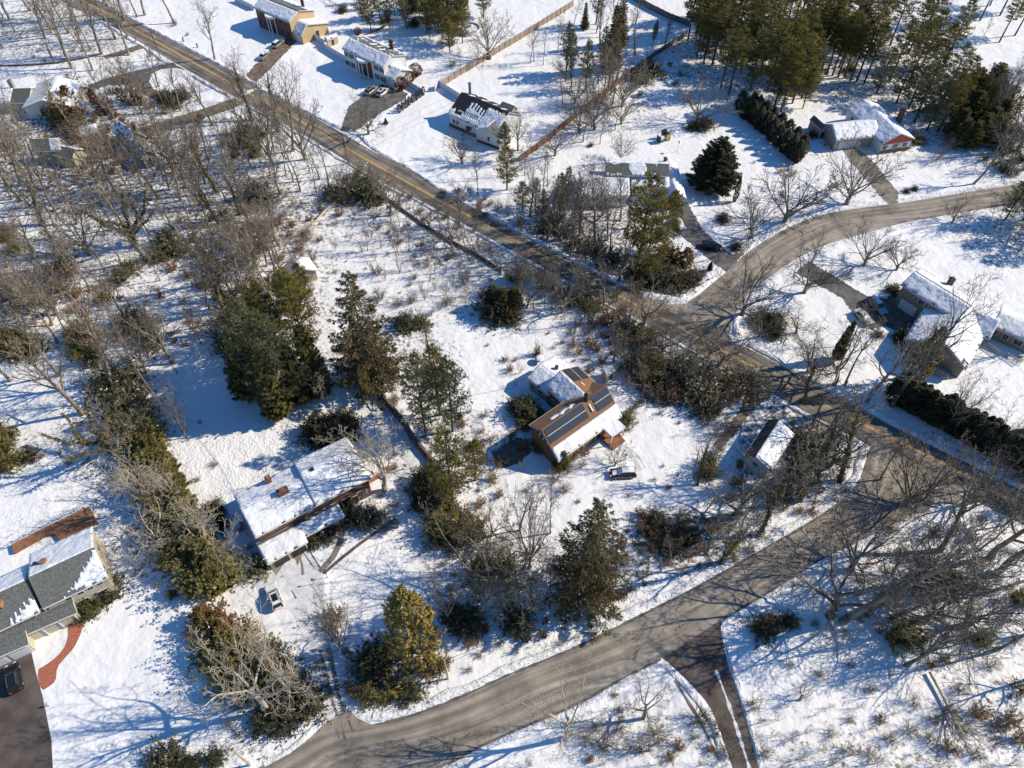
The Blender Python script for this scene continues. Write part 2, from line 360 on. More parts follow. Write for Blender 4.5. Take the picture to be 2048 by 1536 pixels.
# dark wheel ruts
def rut(pxs, wd, z, m='tan_drive', name='wheel_rut'):
    P = resample(smooth_line([G(*p) for p in pxs], 1), .6); mb = MB(); rr = random.Random(len(pxs)*7+int(pxs[0][0]))
    prev = None
    for i, p in enumerate(P):
        t = (P[min(i+1, len(P)-1)]-P[max(i-1,0)]).normalized(); n = Vector((-t.y, t.x, 0)); ww = wd*rr.uniform(.35, 1.1)/2
        cur = (p-n*ww+Vector((0,0,z)), p+n*ww+Vector((0,0,z)))
        if prev: mb.quad(prev[0], cur[0], cur[1], prev[1])
        prev = cur
    o = mb.build(name, m); tag(o, kind='structure')
    if o.data.polygons[0].normal.z < 0: o.data.flip_normals()
for pts, wd, mm in (([(598,1105),(604,1128),(606,1150)], .5, 'tan_drive'), ([(583,1180),(592,1197)], .35, 'asphalt'), ([(656,1296),(668,1345),(678,1395),(690,1425)], .9, 'tan_drive'), ([(640,1300),(652,1350),(664,1400),(675,1430)], .7, 'tan_drive'),
                    ([(600,1096),(628,1135)], .25, 'asphalt'), ([(612,1090),(642,1138)], .25, 'asphalt'), ([(1432,1340),(1462,1420),(1500,1540)], .6, 'packed_snow'), ([(1350,1360),(1400,1440),(1440,1520)], .4, 'tan_drive'),
                    ([(566,1425),(575,1440)], .2, 'asphalt'), ([(683,1450),(690,1480)], .4, 'asphalt'), ([(697,1440),(706,1465)], .4, 'asphalt'), ([(672,1458),(679,1478)], .3, 'asphalt')):
    rut(pts, wd, .028, mm)
for pts in ([(1437,1242),(1536,1187),(1619,1132),(1703,1088),(1753,1066)], [(897,1530),(945,1500),(1024,1463),(1160,1407),(1240,1359),(1322,1318)], [(1030,1345),(1157,1294),(1264,1240),(1397,1174),(1536,1094),(1600,1058),(1650,1027)], [(750,1450),(812,1436),(912,1399),(1020,1348)], [(1712,968),(1727,938),(1736,900)]):
    rut(pts, .55, .030, 'asphalt', 'wet_edge')
# plowed ridges along the pavement edges
def bank(pxs, wd=1.6, ht=.4, seed=0, off=0.5):
    P = resample(smooth_line([G(*p) for p in pxs], 1), .45); mb = MB(); K = 6
    for i, p in enumerate(P):
        t = (P[min(i+1, len(P)-1)]-P[max(i-1,0)]).normalized(); n = Vector((-t.y, t.x, 0))
        if off < 0: n = -n
        ww = wd*(.8+.45*noise.noise(Vector((i*.13, seed*9.1, 0)))); hh = ht*(.75+.6*noise.noise(Vector((i*.21, seed*5.3, 4)))) if 3 < i < len(P)-4 else .02
        hh = max(hh, .03)
        for k in range(K+1):
            s_ = k/K; q = p+n*(s_*ww+abs(off)-.35 + .12*noise.noise(Vector((i*.8, k, seed))))
            z = hh*math.sin(math.pi*s_)**.8*(1+.5*noise.noise(Vector((i*.55, k*1.3, seed+2)))) + .03
            mb.v.append((q.x, q.y, z if 0 < k < K else -.05))
    for i in range(len(P)-1):
        for k in range(K):
            o = i*(K+1)+k; mb.f.append((o, o+1, o+K+2, o+K+1) if off > 0 else (o, o+K+1, o+K+2, o+1)); mb.m.append(0)
    o = mb.build('snow_bank', 'bank_snow'); 
    if sum(p.normal.z for p in o.data.polygons) < 0: o.data.flip_normals()
    tag(o, kind='structure')
def up(pairs, i0, i1, side): return [pairs[i][side] for i in range(i0, i1)]
bank(up(R1,1,5,0), seed=1, off=.4); bank([(484,194),(520,176),(640,240),(678,259)], seed=2, off=.4); bank([(712,268),(745,303),(825,343),(879,383),(1000,447),(1200,552),(1300,599)], seed=3, off=.4)
bank([(1476,684),(1536,716),(1649,780),(1749,832),(1803,862),(1973,945),(2060,990)], wd=1.8, seed=4, off=.4)
bank([(205,40),(340,124)], seed=5, off=-.4); bank([(385,146),(467,192)], seed=6, off=-.4); bank([(490,206),(605,268),(700,326),(779,373),(838,399),(990,482),(1190,592),(1290,646),(1400,708),(1500,764)], wd=1.2, ht=.3, seed=7, off=-.4)
bank([(1562,800),(1635,836),(1738,890)], wd=1.2, ht=.3, seed=8, off=-.4)
bank([(1280,592),(1330,609),(1378,606),(1425,566),(1452,545)], wd=3.2, ht=.6, seed=9, off=.4)
bank([(1492,505),(1536,477),(1580,452),(1636,430),(1715,416),(1776,409)], wd=2.0, seed=10, off=.4); bank([(1798,406),(1903,389),(2048,366)], seed=11, off=.4)
bank([(1472,684),(1462,664),(1470,612),(1536,556),(1592,520)], wd=2.4, ht=.45, seed=12, off=-.4); bank([(1612,505),(1703,474),(1760,458),(1869,434),(1983,415),(2060,405)], wd=1.8, seed=13, off=-.4)
bank([(1740,892),(1730,935),(1718,965),(1695,990),(1650,1024),(1600,1055),(1536,1091),(1397,1171),(1264,1237),(1157,1291),(1024,1344),(912,1397),(812,1434),(745,1449),(715,1436)], wd=1.8, ht=.32, seed=14, off=-.4)
bank([(1440,1242),(1536,1186),(1619,1131),(1703,1087),(1753,1064),(1826,1032),(1903,1006),(1950,1006)], wd=1.0, ht=.22, seed=15, off=-.4) if False else bank([(1950,1006),(1903,1006),(1826,1032),(1753,1064),(1703,1087),(1619,1131),(1536,1186),(1442,1240)], wd=1.2, ht=.25, seed=15, off=-.4) if False else None
bank([(1440,1242),(1536,1186),(1619,1131),(1703,1087),(1753,1064),(1826,1032),(1903,1006),(1950,1006)], wd=1.2, ht=.25, seed=15, off=-.4)
bank([(1448,1268),(1454,1324),(1491,1441),(1516,1536)], wd=1.1, ht=.3, seed=16, off=.4)
bank([(885,1536),(945,1501),(1024,1464),(1160,1408),(1240,1360),(1327,1316),(1357,1344),(1424,1417),(1461,1521)], wd=1.2, ht=.25, seed=17, off=-.4)
bank([(530,1536),(595,1500),(650,1446)], wd=1.4, ht=.25, seed=18, off=.4)

# ---------------------------------------------------------------- ground sheet
def inpoly(X, Y, poly):
    ins = np.zeros(X.shape, bool); n = len(poly); j = n-1
    for i in range(n):
        xi, yi = poly[i]; xj, yj = poly[j]
        c = ((yi > Y) != (yj > Y)) & (X < (xj-xi)*(Y-yi)/((yj-yi) or 1e-9)+xi); ins ^= c; j = i
    return ins
step = .8
gx = np.arange(-215, 215.1, step); gy = np.arange(0, 330.1, step)
GX, GY = np.meshgrid(gx, gy)
pav = np.zeros(GX.shape, bool)
for poly in PAVED:
    a = np.array(poly); bx = (GX > a[:,0].min()-1) & (GX < a[:,0].max()+1) & (GY > a[:,1].min()-1) & (GY < a[:,1].max()+1)
    if bx.any(): pav[bx] |= inpoly(GX[bx], GY[bx], poly)
near = pav.astype(float)
for _ in range(5):
    q = near.copy(); q[1:] = np.maximum(q[1:], near[:-1]); q[:-1] = np.maximum(q[:-1], near[1:]); q[:,1:] = np.maximum(q[:,1:], near[:,:-1]); q[:,:-1] = np.maximum(q[:,:-1], near[:,1:]); near = np.maximum(near, q*.8)
rg = np.random.RandomState(3)
def vnoise(X, Y, s, seed):
    r = np.random.RandomState(seed); g = r.rand(64, 64); x = X/s; y = Y/s
    xi = np.floor(x).astype(int); yi = np.floor(y).astype(int); fx = x-xi; fy = y-yi; fx = fx*fx*(3-2*fx); fy = fy*fy*(3-2*fy)
    a = g[yi%64, xi%64]; b = g[yi%64, (xi+1)%64]; c = g[(yi+1)%64, xi%64]; d = g[(yi+1)%64, (xi+1)%64]
    return (a*(1-fx)+b*fx)*(1-fy)+(c*(1-fx)+d*fx)*fy
Zg = (vnoise(GX, GY, 14, 1)*.35+vnoise(GX, GY, 5, 2)*.16+vnoise(GX, GY, 2.2, 3)*.07)-.58
Zg = Zg*.6*(1-near)
# cover masks (brown litter, footprints) in photo survey coordinates
dd = GY*_c+CH*_s; uu = GY*_s-CH*_c
PXg = 1024+FP*GX/dd; PYg = 768-FP*uu/dd
LIT = [(170,330,380,170,.75),(120,60,220,90,.6),(480,420,260,150,.65),(60,560,220,120,.7),(330,560,160,120,.5),(250,880,160,220,.55),(330,1080,160,130,.6),(700,440,220,90,.5),(900,500,160,60,.6),(620,600,160,140,.5),(780,720,170,110,.6),(900,900,150,130,.6),(870,590,150,80,.4),
       (1240,640,200,60,.8),(1400,760,170,80,.8),(1580,880,150,130,.75),(1380,1080,200,90,.75),(1190,1140,170,110,.6),(960,1180,160,110,.5),(1000,1060,120,90,.4),(1180,870,110,60,.5),(1150,460,170,120,.7),(1330,560,120,60,.8),(1240,220,160,120,.4),(1480,120,220,120,.6),(1760,140,230,110,.6),(1960,280,160,120,.6),(1980,480,120,90,.5),
       (1850,1150,260,140,.4),(1980,1400,180,140,.45),(1800,1500,320,60,.5),(1320,1480,180,70,.5),(1720,1440,120,90,.4),(600,1400,120,90,.5),(780,1370,130,70,.6),(500,1500,190,60,.45),(1930,900,170,70,.5),(640,1260,90,120,.35),(40,780,160,120,.3),(750,100,190,60,.3),(1180,1300,300,30,.45),(800,1420,200,30,.4)]
lit = np.zeros(GX.shape)
for cx, cy, rx, ry, s_ in LIT:
    d2 = ((PXg-cx)/rx)**2+((PYg-cy)/ry)**2; lit = np.maximum(lit, s_*np.clip(1.25-d2, 0, 1))
CLEAR = [(850,270,140,60),(770,120,200,80),(1300,300,150,45),(1430,270,90,40),(1700,560,250,90),(500,880,130,110),(1240,900,130,60),(1120,640,110,35),(200,1420,170,120),(1950,760,120,50),(1600,350,160,40),(1040,90,120,60),(1040,760,60,60),(590,1150,60,60),(1560,1330,90,70),(1880,340,160,40),(1390,1420,40,60)]
for cx, cy, rx, ry in CLEAR:
    d2 = ((PXg-cx)/rx)**2+((PYg-cy)/ry)**2; lit *= np.clip(d2-.45, 0, 1)
tr = np.zeros(GX.shape)+.05
for cx, cy, rx, ry, s_ in [(450,900,160,120,1),(110,940,160,90,.35),(40,1050,140,60,.5),(740,1130,110,80,.4),(1080,700,140,60,.35),(860,1420,220,30,.6),(1200,1260,330,35,.7),(620,430,120,80,.4),(1500,640,90,30,.4),(1830,860,250,60,.5),(300,1500,160,60,.4)]:
    d2 = ((PXg-cx)/rx)**2+((PYg-cy)/ry)**2; tr = np.maximum(tr, s_*np.clip(1.3-d2, 0, 1))
ny, nx = GX.shape
def gz(x, y):
    i = (x-gx[0])/step; j = (y-gy[0])/step
    if not (0 <= i < nx-1 and 0 <= j < ny-1): return -.25
    a, b = int(i), int(j); u, v = i-a, j-b
    return float((Zg[b,a]*(1-u)+Zg[b,a+1]*u)*(1-v)+(Zg[b+1,a]*(1-u)+Zg[b+1,a+1]*u)*v)
co = np.stack([GX.ravel(), GY.ravel(), Zg.ravel()], 1)
idx = np.arange(nx*ny).reshape(ny, nx)
q = np.stack([idx[:-1,:-1].ravel(), idx[:-1,1:].ravel(), idx[1:,1:].ravel(), idx[1:,:-1].ravel()], 1)
# outer skirt to the horizon, stitched to the border of the detailed sheet
ring = list(idx[0,:])+list(idx[1:,-1])+list(idx[-1,-2::-1])+list(idx[-2:0:-1,0])
base = len(co); cen = np.array([0, 165.0]); rc = co[ring][:, :2]; dv = rc-cen; dv = dv/np.linalg.norm(dv, axis=1)[:,None]
Rr = 5000; outer = np.concatenate([cen+dv*Rr, np.full((len(ring),1), -.3)], 1)
co = np.concatenate([co, outer]); nr = len(ring)
q2 = np.array([(ring[i], base+i, base+(i+1)%nr, ring[(i+1)%nr]) for i in range(nr)])
q = np.concatenate([q, q2])
me = bpy.data.meshes.new('ground'); me.vertices.add(len(co)); me.vertices.foreach_set('co', co.ravel())
me.loops.add(len(q)*4); me.loops.foreach_set('vertex_index', q.ravel().astype(np.int32)); me.polygons.add(len(q)); me.polygons.foreach_set('loop_start', np.arange(0, len(q)*4, 4, dtype=np.int32))
me.update(calc_edges=True); me.polygons.foreach_set('use_smooth', np.ones(len(q), bool))
ca = me.color_attributes.new('cover', 'FLOAT_COLOR', 'POINT'); cc = np.zeros((len(co), 4)); cc[:,3] = 1
cc[:nx*ny,0] = lit.ravel(); cc[:nx*ny,1] = tr.ravel(); cc[nx*ny:,0] = .3; ca.data.foreach_set('color', cc.ravel())
me.materials.append(MATS['snow_ground']); go = bpy.data.objects.new('ground', me); COL.objects.link(go); tag(go, kind='structure')
if me.polygons[0].normal.z < 0: me.flip_normals()

# trodden trails and tyre tracks pressed into the snow, following its surface
for pts, wd in (([(1218,885),(1245,895),(1268,915),(1282,940)], .9), ([(1222,882),(1250,890),(1276,908),(1292,936)], .3), ([(722,292),(800,252),(905,205)], .35), ([(732,300),(812,258),(912,212)], .35), ([(700,282),(790,240),(880,200)], .3), ([(1060,775),(1020,775),(990,780),(940,790)], .3), ([(400,880),(440,930),(470,985)], .4), ([(690,1140),(720,1100),(760,1085),(830,1070)], .35), ([(705,1180),(740,1140),(755,1090)], .3), ([(240,1430),(180,1400),(140,1360)], .35), ([(1500,560),(1560,610),(1620,650)], .3)):
    P = resample(smooth_line([G(*p) for p in pts], 1), .5); rr = random.Random(int(pts[0][0])); mb = MB(); prev = None
    for i, p in enumerate(P):
        t = (P[min(i+1, len(P)-1)]-P[max(i-1,0)]).normalized(); n = Vector((-t.y, t.x, 0)); ww = wd*rr.uniform(.5, 1.1)/2
        cur = [Vector((q.x, q.y, gz(q.x, q.y)+.035)) for q in (p-n*ww, p, p+n*ww)]
        if prev: mb.quad(prev[0], cur[0], cur[1], prev[1]); mb.quad(prev[1], cur[1], cur[2], prev[2])
        prev = cur
    o = mb.build('trodden_trail', 'packed_snow'); tag(o, kind='structure')
    if o.data.polygons[0].normal.z < 0: o.data.flip_normals()
# ---------------------------------------------------------------- houses
UP = Vector((0,0,1))
RECTS = []
class Block:
    """A gabled volume: ridge line, back eave and one or more front breaks, surveyed from the roof corners."""
    def __init__(s, root, r1, r2, zr, front, back=None, ov=.4, wall='white_siding', roof='grey_roof', name=None, walls=True, base=0):
        s.root = root; A = G(*r1, zr); B = G(*r2, zr); A.z = B.z = 0
        s.u = (B-A).normalized(); s.L = (B-A).length; s.o = A; s.ov = ov; s.v = Vector((-s.u.y, s.u.x, 0))
        fo = []
        for (px, z) in front:
            p = G(*px, z); p.z = 0; fo.append(((p-A).dot(s.v), z))
        if fo[0][0] < 0: s.v = -s.v; fo = [(-a, b) for a, b in fo]
        if back is None: bo = (-fo[0][0], fo[0][1])
        elif isinstance(back[0], (int, float)): bo = back
        else:
            p = G(*back[0], back[1]); p.z = 0; bo = ((p-A).dot(s.v), back[1])
        s.prof = [bo, (0, zr)]+fo
        m_ = s.o+s.u*(s.L/2); RECTS.append((m_.x, m_.y, max(s.L/2, abs(fo[-1][0]), abs(bo[0]))+1.5))
        if DEBUG: print('BLOCK', root.name, 'L %.1f' % s.L, ['%.1f,%.1f' % q for q in s.prof])
        pr = s.prof; ry = root.location
        # walls
        if walls:
            inn = []; n = len(pr)
            for i, (a, z) in enumerate(pr):
                if i == 0: a2 = a+ov; z2 = z+(pr[1][1]-z)*(ov/abs(pr[0][0]))-.12
                elif i == n-1: a2 = a-ov; z2 = z+(pr[i-1][1]-z)*(ov/(pr[i][0]-pr[i-1][0]))-.12
                else: a2 = a; z2 = z-.14
                inn.append((a2, z2))
            s.vb, s.vf = inn[0][0], inn[-1][0]; s.inn = inn
            poly = [(inn[0][0], base-.6)]+inn+[(inn[-1][0], base-.6)]
            mb = MB(); k = len(poly)
            va = [s.P(ov, a, z) for a, z in poly]; vb = [s.P(s.L-ov, a, z) for a, z in poly]
            mb.add(va+vb, [tuple(range(k)), tuple(range(2*k-1, k-1, -1))]+[(i, k+i, k+(i+1)%k, (i+1)%k) for i in range(k)])
            s.wallo = mb.build('wall', wall, root)
            fixn(s.wallo)
            # corner boards
        # roof shell
        n = len(pr); top = [(a, z) for a, z in pr]; bot = [(a, z-.2) for a, z in pr]; poly = top+bot[::-1]; k = len(poly)
        mb = MB(); va = [s.P(0, a, z) for a, z in poly]; vb = [s.P(s.L, a, z) for a, z in poly]
        fs = [(i, k+i, k+(i+1)%k, (i+1)%k) for i in range(k)]
        for i in range(n-1):
            fs.append((i, i+1, k-2-i, k-1-i)); fs.append((k+i, k+k-1-i, k+k-2-i, k+i+1))
        mb.add(va+vb, fs); s.roofo = mb.build('roof', roof, root); fixn(s.roofo)
        # white fascia along the rakes and eaves
        fb = MB()
        for aa in (-.04, s.L-.04):
            for i in range(n-1):
                (a0, z0), (a1, z1) = pr[i], pr[i+1]
                fb.obox(s.P(aa, a0, z0-.24), s.u*.08, s.P(0, a1, z1)-s.P(0, a0, z0), UP*.16)
        for (a, z), sg in ((pr[0], -1), (pr[-1], 1)): fb.obox(s.P(0.05, a+sg*.05-.05, z-.24), s.u*(s.L-.1), s.v*.1, UP*.17)
        s.fas = fb.build('fascia', 'white_paint', s.roofo)
    def P(s, a, b, z): return s.o+s.u*a+s.v*b+UP*z-s.root.location
    def snow(s, seg, a0=0, a1=1, t0=0, t1=1, mask=None, th=.14, seed=0, cell=.3):
        (b0, z0), (b1, z1) = s.prof[seg], s.prof[seg+1]
        if seg == 0: (b0, z0), (b1, z1) = (b1, z1), (b0, z0)      # t runs from the ridge down
        W = math.hypot(b1-b0, z1-z0); na = max(2, int(s.L*(a1-a0)/cell)); nb_ = max(2, int(W*(t1-t0)/cell))
        nrm = (s.v*(-(z1-z0))+UP*(b1-b0)); nrm = nrm.normalized(); nrm = nrm if nrm.z > 0 else -nrm
        rr = random.Random(seed+17)
        kj = {}
        def node(i, j):
            a = a0+(a1-a0)*i/na; t = t0+(t1-t0)*j/nb_
            jx = (rr.uniform(-.3,.3)/na*(a1-a0) if 0 < i < na else 0); jt = (rr.uniform(-.3,.3)/nb_*(t1-t0) if 0 < j < nb_ else 0)
            a += jx; t += jt
            base_ = s.P(a*s.L, b0+(b1-b0)*t, z0+(z1-z0)*t)
            return base_, th*(.8+.5*noise.noise(Vector((a*s.L*.7, t*W*.7, seed))))
        N = [[node(i, j) for j in range(nb_+1)] for i in range(na+1)]
        keep = [[(mask is None or mask(a0+(a1-a0)*(i+.5)/na, t0+(t1-t0)*(j+.5)/nb_)) for j in range(nb_)] for i in range(na)]
        eu_ = [noise.noise(Vector((i*.35, seed, 1))) for i in range(na)]
        for i in range(na):
            if t1 == 1 and eu_[i] > .22: keep[i][nb_-1] = False
        for i in range(na+1):
            for j in range(nb_+1):
                full = all(0 <= ii < na and 0 <= jj < nb_ and keep[ii][jj] for ii in (i-1, i) for jj in (j-1, j))
                if not full: N[i][j] = (N[i][j][0], N[i][j][1]*.42)
        mb = MB()
        for i in range(na):
            for j in range(nb_):
                if not keep[i][j]: continue
                q = [N[i][j], N[i+1][j], N[i+1][j+1], N[i][j+1]]
                tp = [p+nrm*h for p, h in q]; bt = [p+nrm*.004 for p, h in q]
                mb.quad(*tp)
                for (di, dj, e) in ((0,-1,(0,1)), (1,0,(1,2)), (0,1,(2,3)), (-1,0,(3,0))):
                    ii, jj = i+di, j+dj
                    if not (0 <= ii < na and 0 <= jj < nb_) or not keep[ii][jj]: mb.quad(bt[e[0]], bt[e[1]], tp[e[1]], tp[e[0]])
        if mb.f:
            o = mb.build('roof_snow', 'roof_snow', s.root)
            import bmesh
            bm = bmesh.new(); bm.from_mesh(o.data); bmesh.ops.remove_doubles(bm, verts=bm.verts, dist=.002); bmesh.ops.recalc_face_normals(bm, faces=bm.faces); bm.to_mesh(o.data); bm.free()
            o.data.polygons.foreach_set('use_smooth', [True]*len(o.data.polygons))
            return o
    def face(s, f, t, z):
        if f == 'front': return s.P(t, s.vf, z), s.u, s.v
        if f == 'back': return s.P(t, s.vb, z), s.u, -s.v
        if f == 'end0': return s.P(s.ov, t, z), s.v, -s.u
        return s.P(s.L-s.ov, t, z), s.v, s.u
    def window(s, f, t, z, w_=1.0, h=1.3, shut=False, n=2, name='window', pane='dark_glass', frame='white_paint'):
        p, d, nn = s.face(f, t, z); mb = MB(); fr = .09
        mb.obox(p-d*(w_/2)-nn*.05, d*w_, nn*.10, UP*h)
        fo = mb.build(name, frame, s.root)
        pb = MB(); cw = (w_-fr*2)/n
        for i in range(n): pb.obox(p-d*(w_/2-fr-i*cw-.02)+nn*.05+UP*fr, d*(cw-.04), nn*.015, UP*(h/2-fr-.02)); pb.obox(p-d*(w_/2-fr-i*cw-.02)+nn*.05+UP*(h/2+.03), d*(cw-.04), nn*.015, UP*(h/2-fr-.03))
        pb.build('pane', pane, fo)
        if shut:
            for sg in (-1, 1):
                sb = MB(); sb.obox(p+d*(sg*(w_/2+.24)-.2)-nn*.03, d*.4, nn*.09, UP*h); sb.build('shutter', 'shutter', fo)
        return fo
    def door(s, f, t, z, w_=1.0, h=2.1, m='dark_door', name='door'):
        p, d, nn = s.face(f, t, z); mb = MB(); mb.obox(p-d*(w_/2+.1)-nn*.05, d*(w_+.2), nn*.1, UP*(h+.1)); fo = mb.build(name, 'white_paint', s.root)
        pb = MB(); 
        k = 1 if h < 2.2 or w_ < 2 else 4
        for i in range(k): pb.obox(p-d*(w_/2)+nn*.05+UP*(h*i/k+.02), d*w_, nn*.03, UP*(h/k-.04))
        pb.build('door_panel', m, fo); return fo
def fixn(o):
    import bmesh
    bm = bmesh.new(); bm.from_mesh(o.data); bmesh.ops.recalc_face_normals(bm, faces=bm.faces); bm.to_mesh(o.data); bm.free()
def chimney(root, px, z0, z1, sx=.9, sy=.9, m='red_brick', cap='dark_metal', rz=0, zs=None, snow=False):
    p = G(*px, zs if zs is not None else z0)-root.location; mb = MB(); mb.box((p.x, p.y, z0-1.5), sx, sy, z1-z0+1.5, rz)
    mb.box((p.x, p.y, z1-.25), sx+.16, sy+.16, .18, rz)
    o = mb.build('chimney', m, root); c = MB(); c.box((p.x, p.y, z1), sx*.6, sy*.6, .25, rz); c.build('flue', 'terracotta' if m != 'dark_metal' else m, o)
    if snow:
        c = MB(); c.box((p.x, p.y, z1), sx*.9, sy*.9, .2, rz); 
    return o
def house(name, px, label, cat='house'): 
    p = G(*px); return empty(name, (p.x, p.y, 0), label, cat)
def portico(B, t, r=2.2, z=5.6, cols=(-1,-.35,.35,1), proj=1.9):
    """half-round snow-topped porch roof on tall white columns"""
    c = B.P(t, B.vf, 0); mb = MB(); n = 14; pts = [c+B.u*(r*math.cos(math.pi*i/n))+B.v*(proj*math.sin(math.pi*i/n)) for i in range(n+1)]
    mb.prism([(p.x, p.y) for p in pts], z-.45, z, 0); o = mb.build('portico', 'white_paint', B.root); fixn(o)
    mb = MB(); mb.prism([(p.x, p.y) for p in pts], z+.003, z+.22); sn = mb.build('portico_snow', 'roof_snow', o); fixn(sn)
    for k in cols:
        p = c+B.u*(r*.88*k)+B.v*(proj*.85*math.sqrt(max(.15, 1-(k*.95)**2))); q = MB(); q.tube([p+UP*-.1, p+UP*.3, p+UP*(z-.6), p+UP*(z-.44)], [.24,.17,.15,.22], 10); q.build('column', 'white_paint', o)
def rag(edge, amp, freq=3.0, seed=0):
    """melt line: snow lies below edge(a) with drip-like teeth"""
    def f(a, t):
        e = edge(a) if callable(edge) else edge
        return t > e+amp*(noise.noise(Vector((a*freq*10, seed, .5)))+.6*noise.noise(Vector((a*freq*37, seed, 3))))
    return f

# 1 tan brick colonial, top left
h = house('brick_house', (560, 70), 'two-storey tan brick colonial with curved white portico at the top edge of the picture')
B = Block(h, (524,-8), (597,21), 8.2, [((578,44), 6.2)], back=((636,22), 6.2), wall='tan_brick', roof='mid_roof')
B.snow(1, t0=.12, mask=rag(.10,.06,2,1), seed=1); B.snow(0, t0=.55, mask=rag(.5,.2,3,2), seed=2)
fw = MB(); fw.obox(B.P(.5, B.vf, 0), B.u*(B.L-1.0), B.v*.06, UP*5.6); fw.build('brick_front', 'red_brick', h)
portico(B, B.L*.47, 2.2, 5.7, proj=1.8)
for t in (.1,.22,.72,.86): B.window('front', B.L*t, 3.9, 1.1, 1.4); B.window('front', B.L*t, 1.0, 1.1, 1.6)
B.door('front', B.L*.47, .2, 1.6, 2.4)
B.window('end1', 1, 4.2, .9, 1.1); chimney(h, (606,12), 7, 9.4, .9, .7, zs=7)
Bw = Block(h, (590,37), (615,49), 5.4, [((599,70), 2.9)], back=((655,44), 3.2), wall='tan_brick', roof='mid_roof')
Bw.snow(1, seed=3); Bw.snow(0, seed=4); Bw.door('end1', -3.2, 0, 1.4, 2.3)
Bw.door('front', Bw.L*.5, 0, 2.6, 2.2, 'garage_door', 'garage_door')
# 2 white colonial
h = house('colonial_house', (750, 140), 'white two-storey colonial with curved portico on four tall columns and black shutters')
B = Block(h, (701,74), (784,111), 7.9, [((764,134), 5.9)], back=((815,110), 5.9), wall='white_siding', roof='mid_roof')
B.snow(1, mask=lambda a, t: t > .05+.05*noise.noise(Vector((a*60,1,1))), seed=5); B.snow(0, mask=lambda a, t: noise.noise(Vector((a*14, t*5, 7))) > .28 or t > .86, seed=6)
bf = MB(); bf.obox(B.P(B.L*.31, B.vf, .3), B.u*(B.L*.38), B.v*.05, UP*5.0); bf.build('brick_front', 'red_brick', h)
portico(B, B.L*.5, 2.2, 5.4, proj=1.8)
for t in (.07,.2,.8,.93): B.window('front', B.L*t, 3.8, .95, 1.4, shut=True); B.window('front', B.L*t, .9, .95, 1.6, shut=True)
B.door('front', B.L*.5, .3, 1.8, 2.5); B.window('end1', 1.2, 4.4, .9, 1.1); B.window('end0', 0, 3.8); chimney(h, (783,96), 6.5, 8.9, 1.1, .7, zs=6.5)
Bw = Block(h, (779,128), (803,139), 5.0, [((786,161), 2.9)], back=((820,138), 3.0), wall='white_siding', roof='mid_roof')
Bw.snow(1, seed=7); Bw.snow(0, seed=8); Bw.door('front', Bw.L*.5, 0, Bw.L*.6, 2.2, 'garage_door', 'garage_door'); Bw.window('end1', 0, 1.4)
# 3 black-roofed cape
h = house('cape_house', (960, 250), 'low white house with black shingle roof half covered in melting snow')
B = Block(h, (923,184), (1018,224), 7.0, [((895,228), 3.4)], wall='white_siding', roof='black_roof')
def m3(a, t):
    n1 = noise.noise(Vector((a*70, 2, 1)))
    if a < .28: return t > .72+.1*n1 and not (.1 < a < .24 and .72 < t < .86)
    if a < .62: return t > (.18+.2*abs(a-.38)*3+.25*(math.sin(a*95) > .2)) and not (.62 < t < .8 and math.sin(a*230) > 0.1)
    return t > .16+.12*n1
B.snow(1, mask=m3, seed=9, cell=.24, th=.10); B.snow(0, mask=lambda a, t: noise.noise(Vector((a*9, t*3, 9))) > .3, seed=10)
for t in (.12,.2,.48): B.window('front', B.L*t, 1.1, 1.0, 1.3)
B.door('front', B.L*.42, .1, 1.1, 2.1); B.window('end0', -1.5, 1.2); chimney(h, (940,184), 6.2, 9.0, .7, .7, 'grey_siding', zs=6.4)
pb = MB(); pb.obox(B.P(B.L*.02, B.vf, -.3), B.u*(B.L*.62), B.v*.25, UP*.9); pb.build('brick_base', 'red_brick', h)
Bg = Block(h, (996,236), (973,255), 5.4, [((948,261), 3.1)], wall='white_siding', roof='mid_roof')
Bg.snow(1, seed=11); Bg.window('end1', -.3, 1.2, .9, 1.4, pane='dark_glass'); Bg.window('end1', .6, 3.6, .4, .4, n=1)
gb = MB(); gb.obox(Bg.P(Bg.L-Bg.ov, Bg.vb, -.3), Bg.u*.12, Bg.v*(Bg.vf-Bg.vb), UP*.9); gb.build('brick_base', 'red_brick', h)
Bd = Block(h, (1004,203), (1030,213), 6.6, [((985,212), 5.6)], wall='grey_siding', roof='mid_roof'); Bd.snow(0, t0=.3, seed=12)
# 4 house behind the big pine
h = house('split_level_house', (1300, 390), 'grey-roofed split house half hidden behind the tall yellow-green pine')
B = Block(h, (1212,326), (1338,328), 7.6, [((1335,352), 6.0)], back=(-5.0, 5.8), wall='white_siding', roof='mid_roof')
B.snow(0, mask=rag(.05,.1,2,3), seed=13); B.snow(1, mask=lambda a, t: noise.noise(Vector((a*5, t*1.2, 6))) > -.02 and a < .8, seed=113); B.window('front', B.L*.3, 3.5); B.window('front', B.L*.7, 3.5); B.window('end1', 0, 4)
Bl = Block(h, (1160,352), (1258,352), 5.6, [((1255,392), 3.4)], wall='white_siding', roof='grey_roof'); Bl.snow(1, seed=14); Bl.snow(0, seed=15)
for t in (.2,.5,.8): Bl.window('front', Bl.L*t, 1.2, 1.4, 1.3)
Bm = Block(h, (1262,340), (1338,342), 6.0, [((1340,376), 4.2)], wall='white_siding', roof='grey_roof'); Bm.snow(1, mask=lambda a, t: t > .35 or a > .85, seed=16); Bm.window('end1', 1.5, 2)
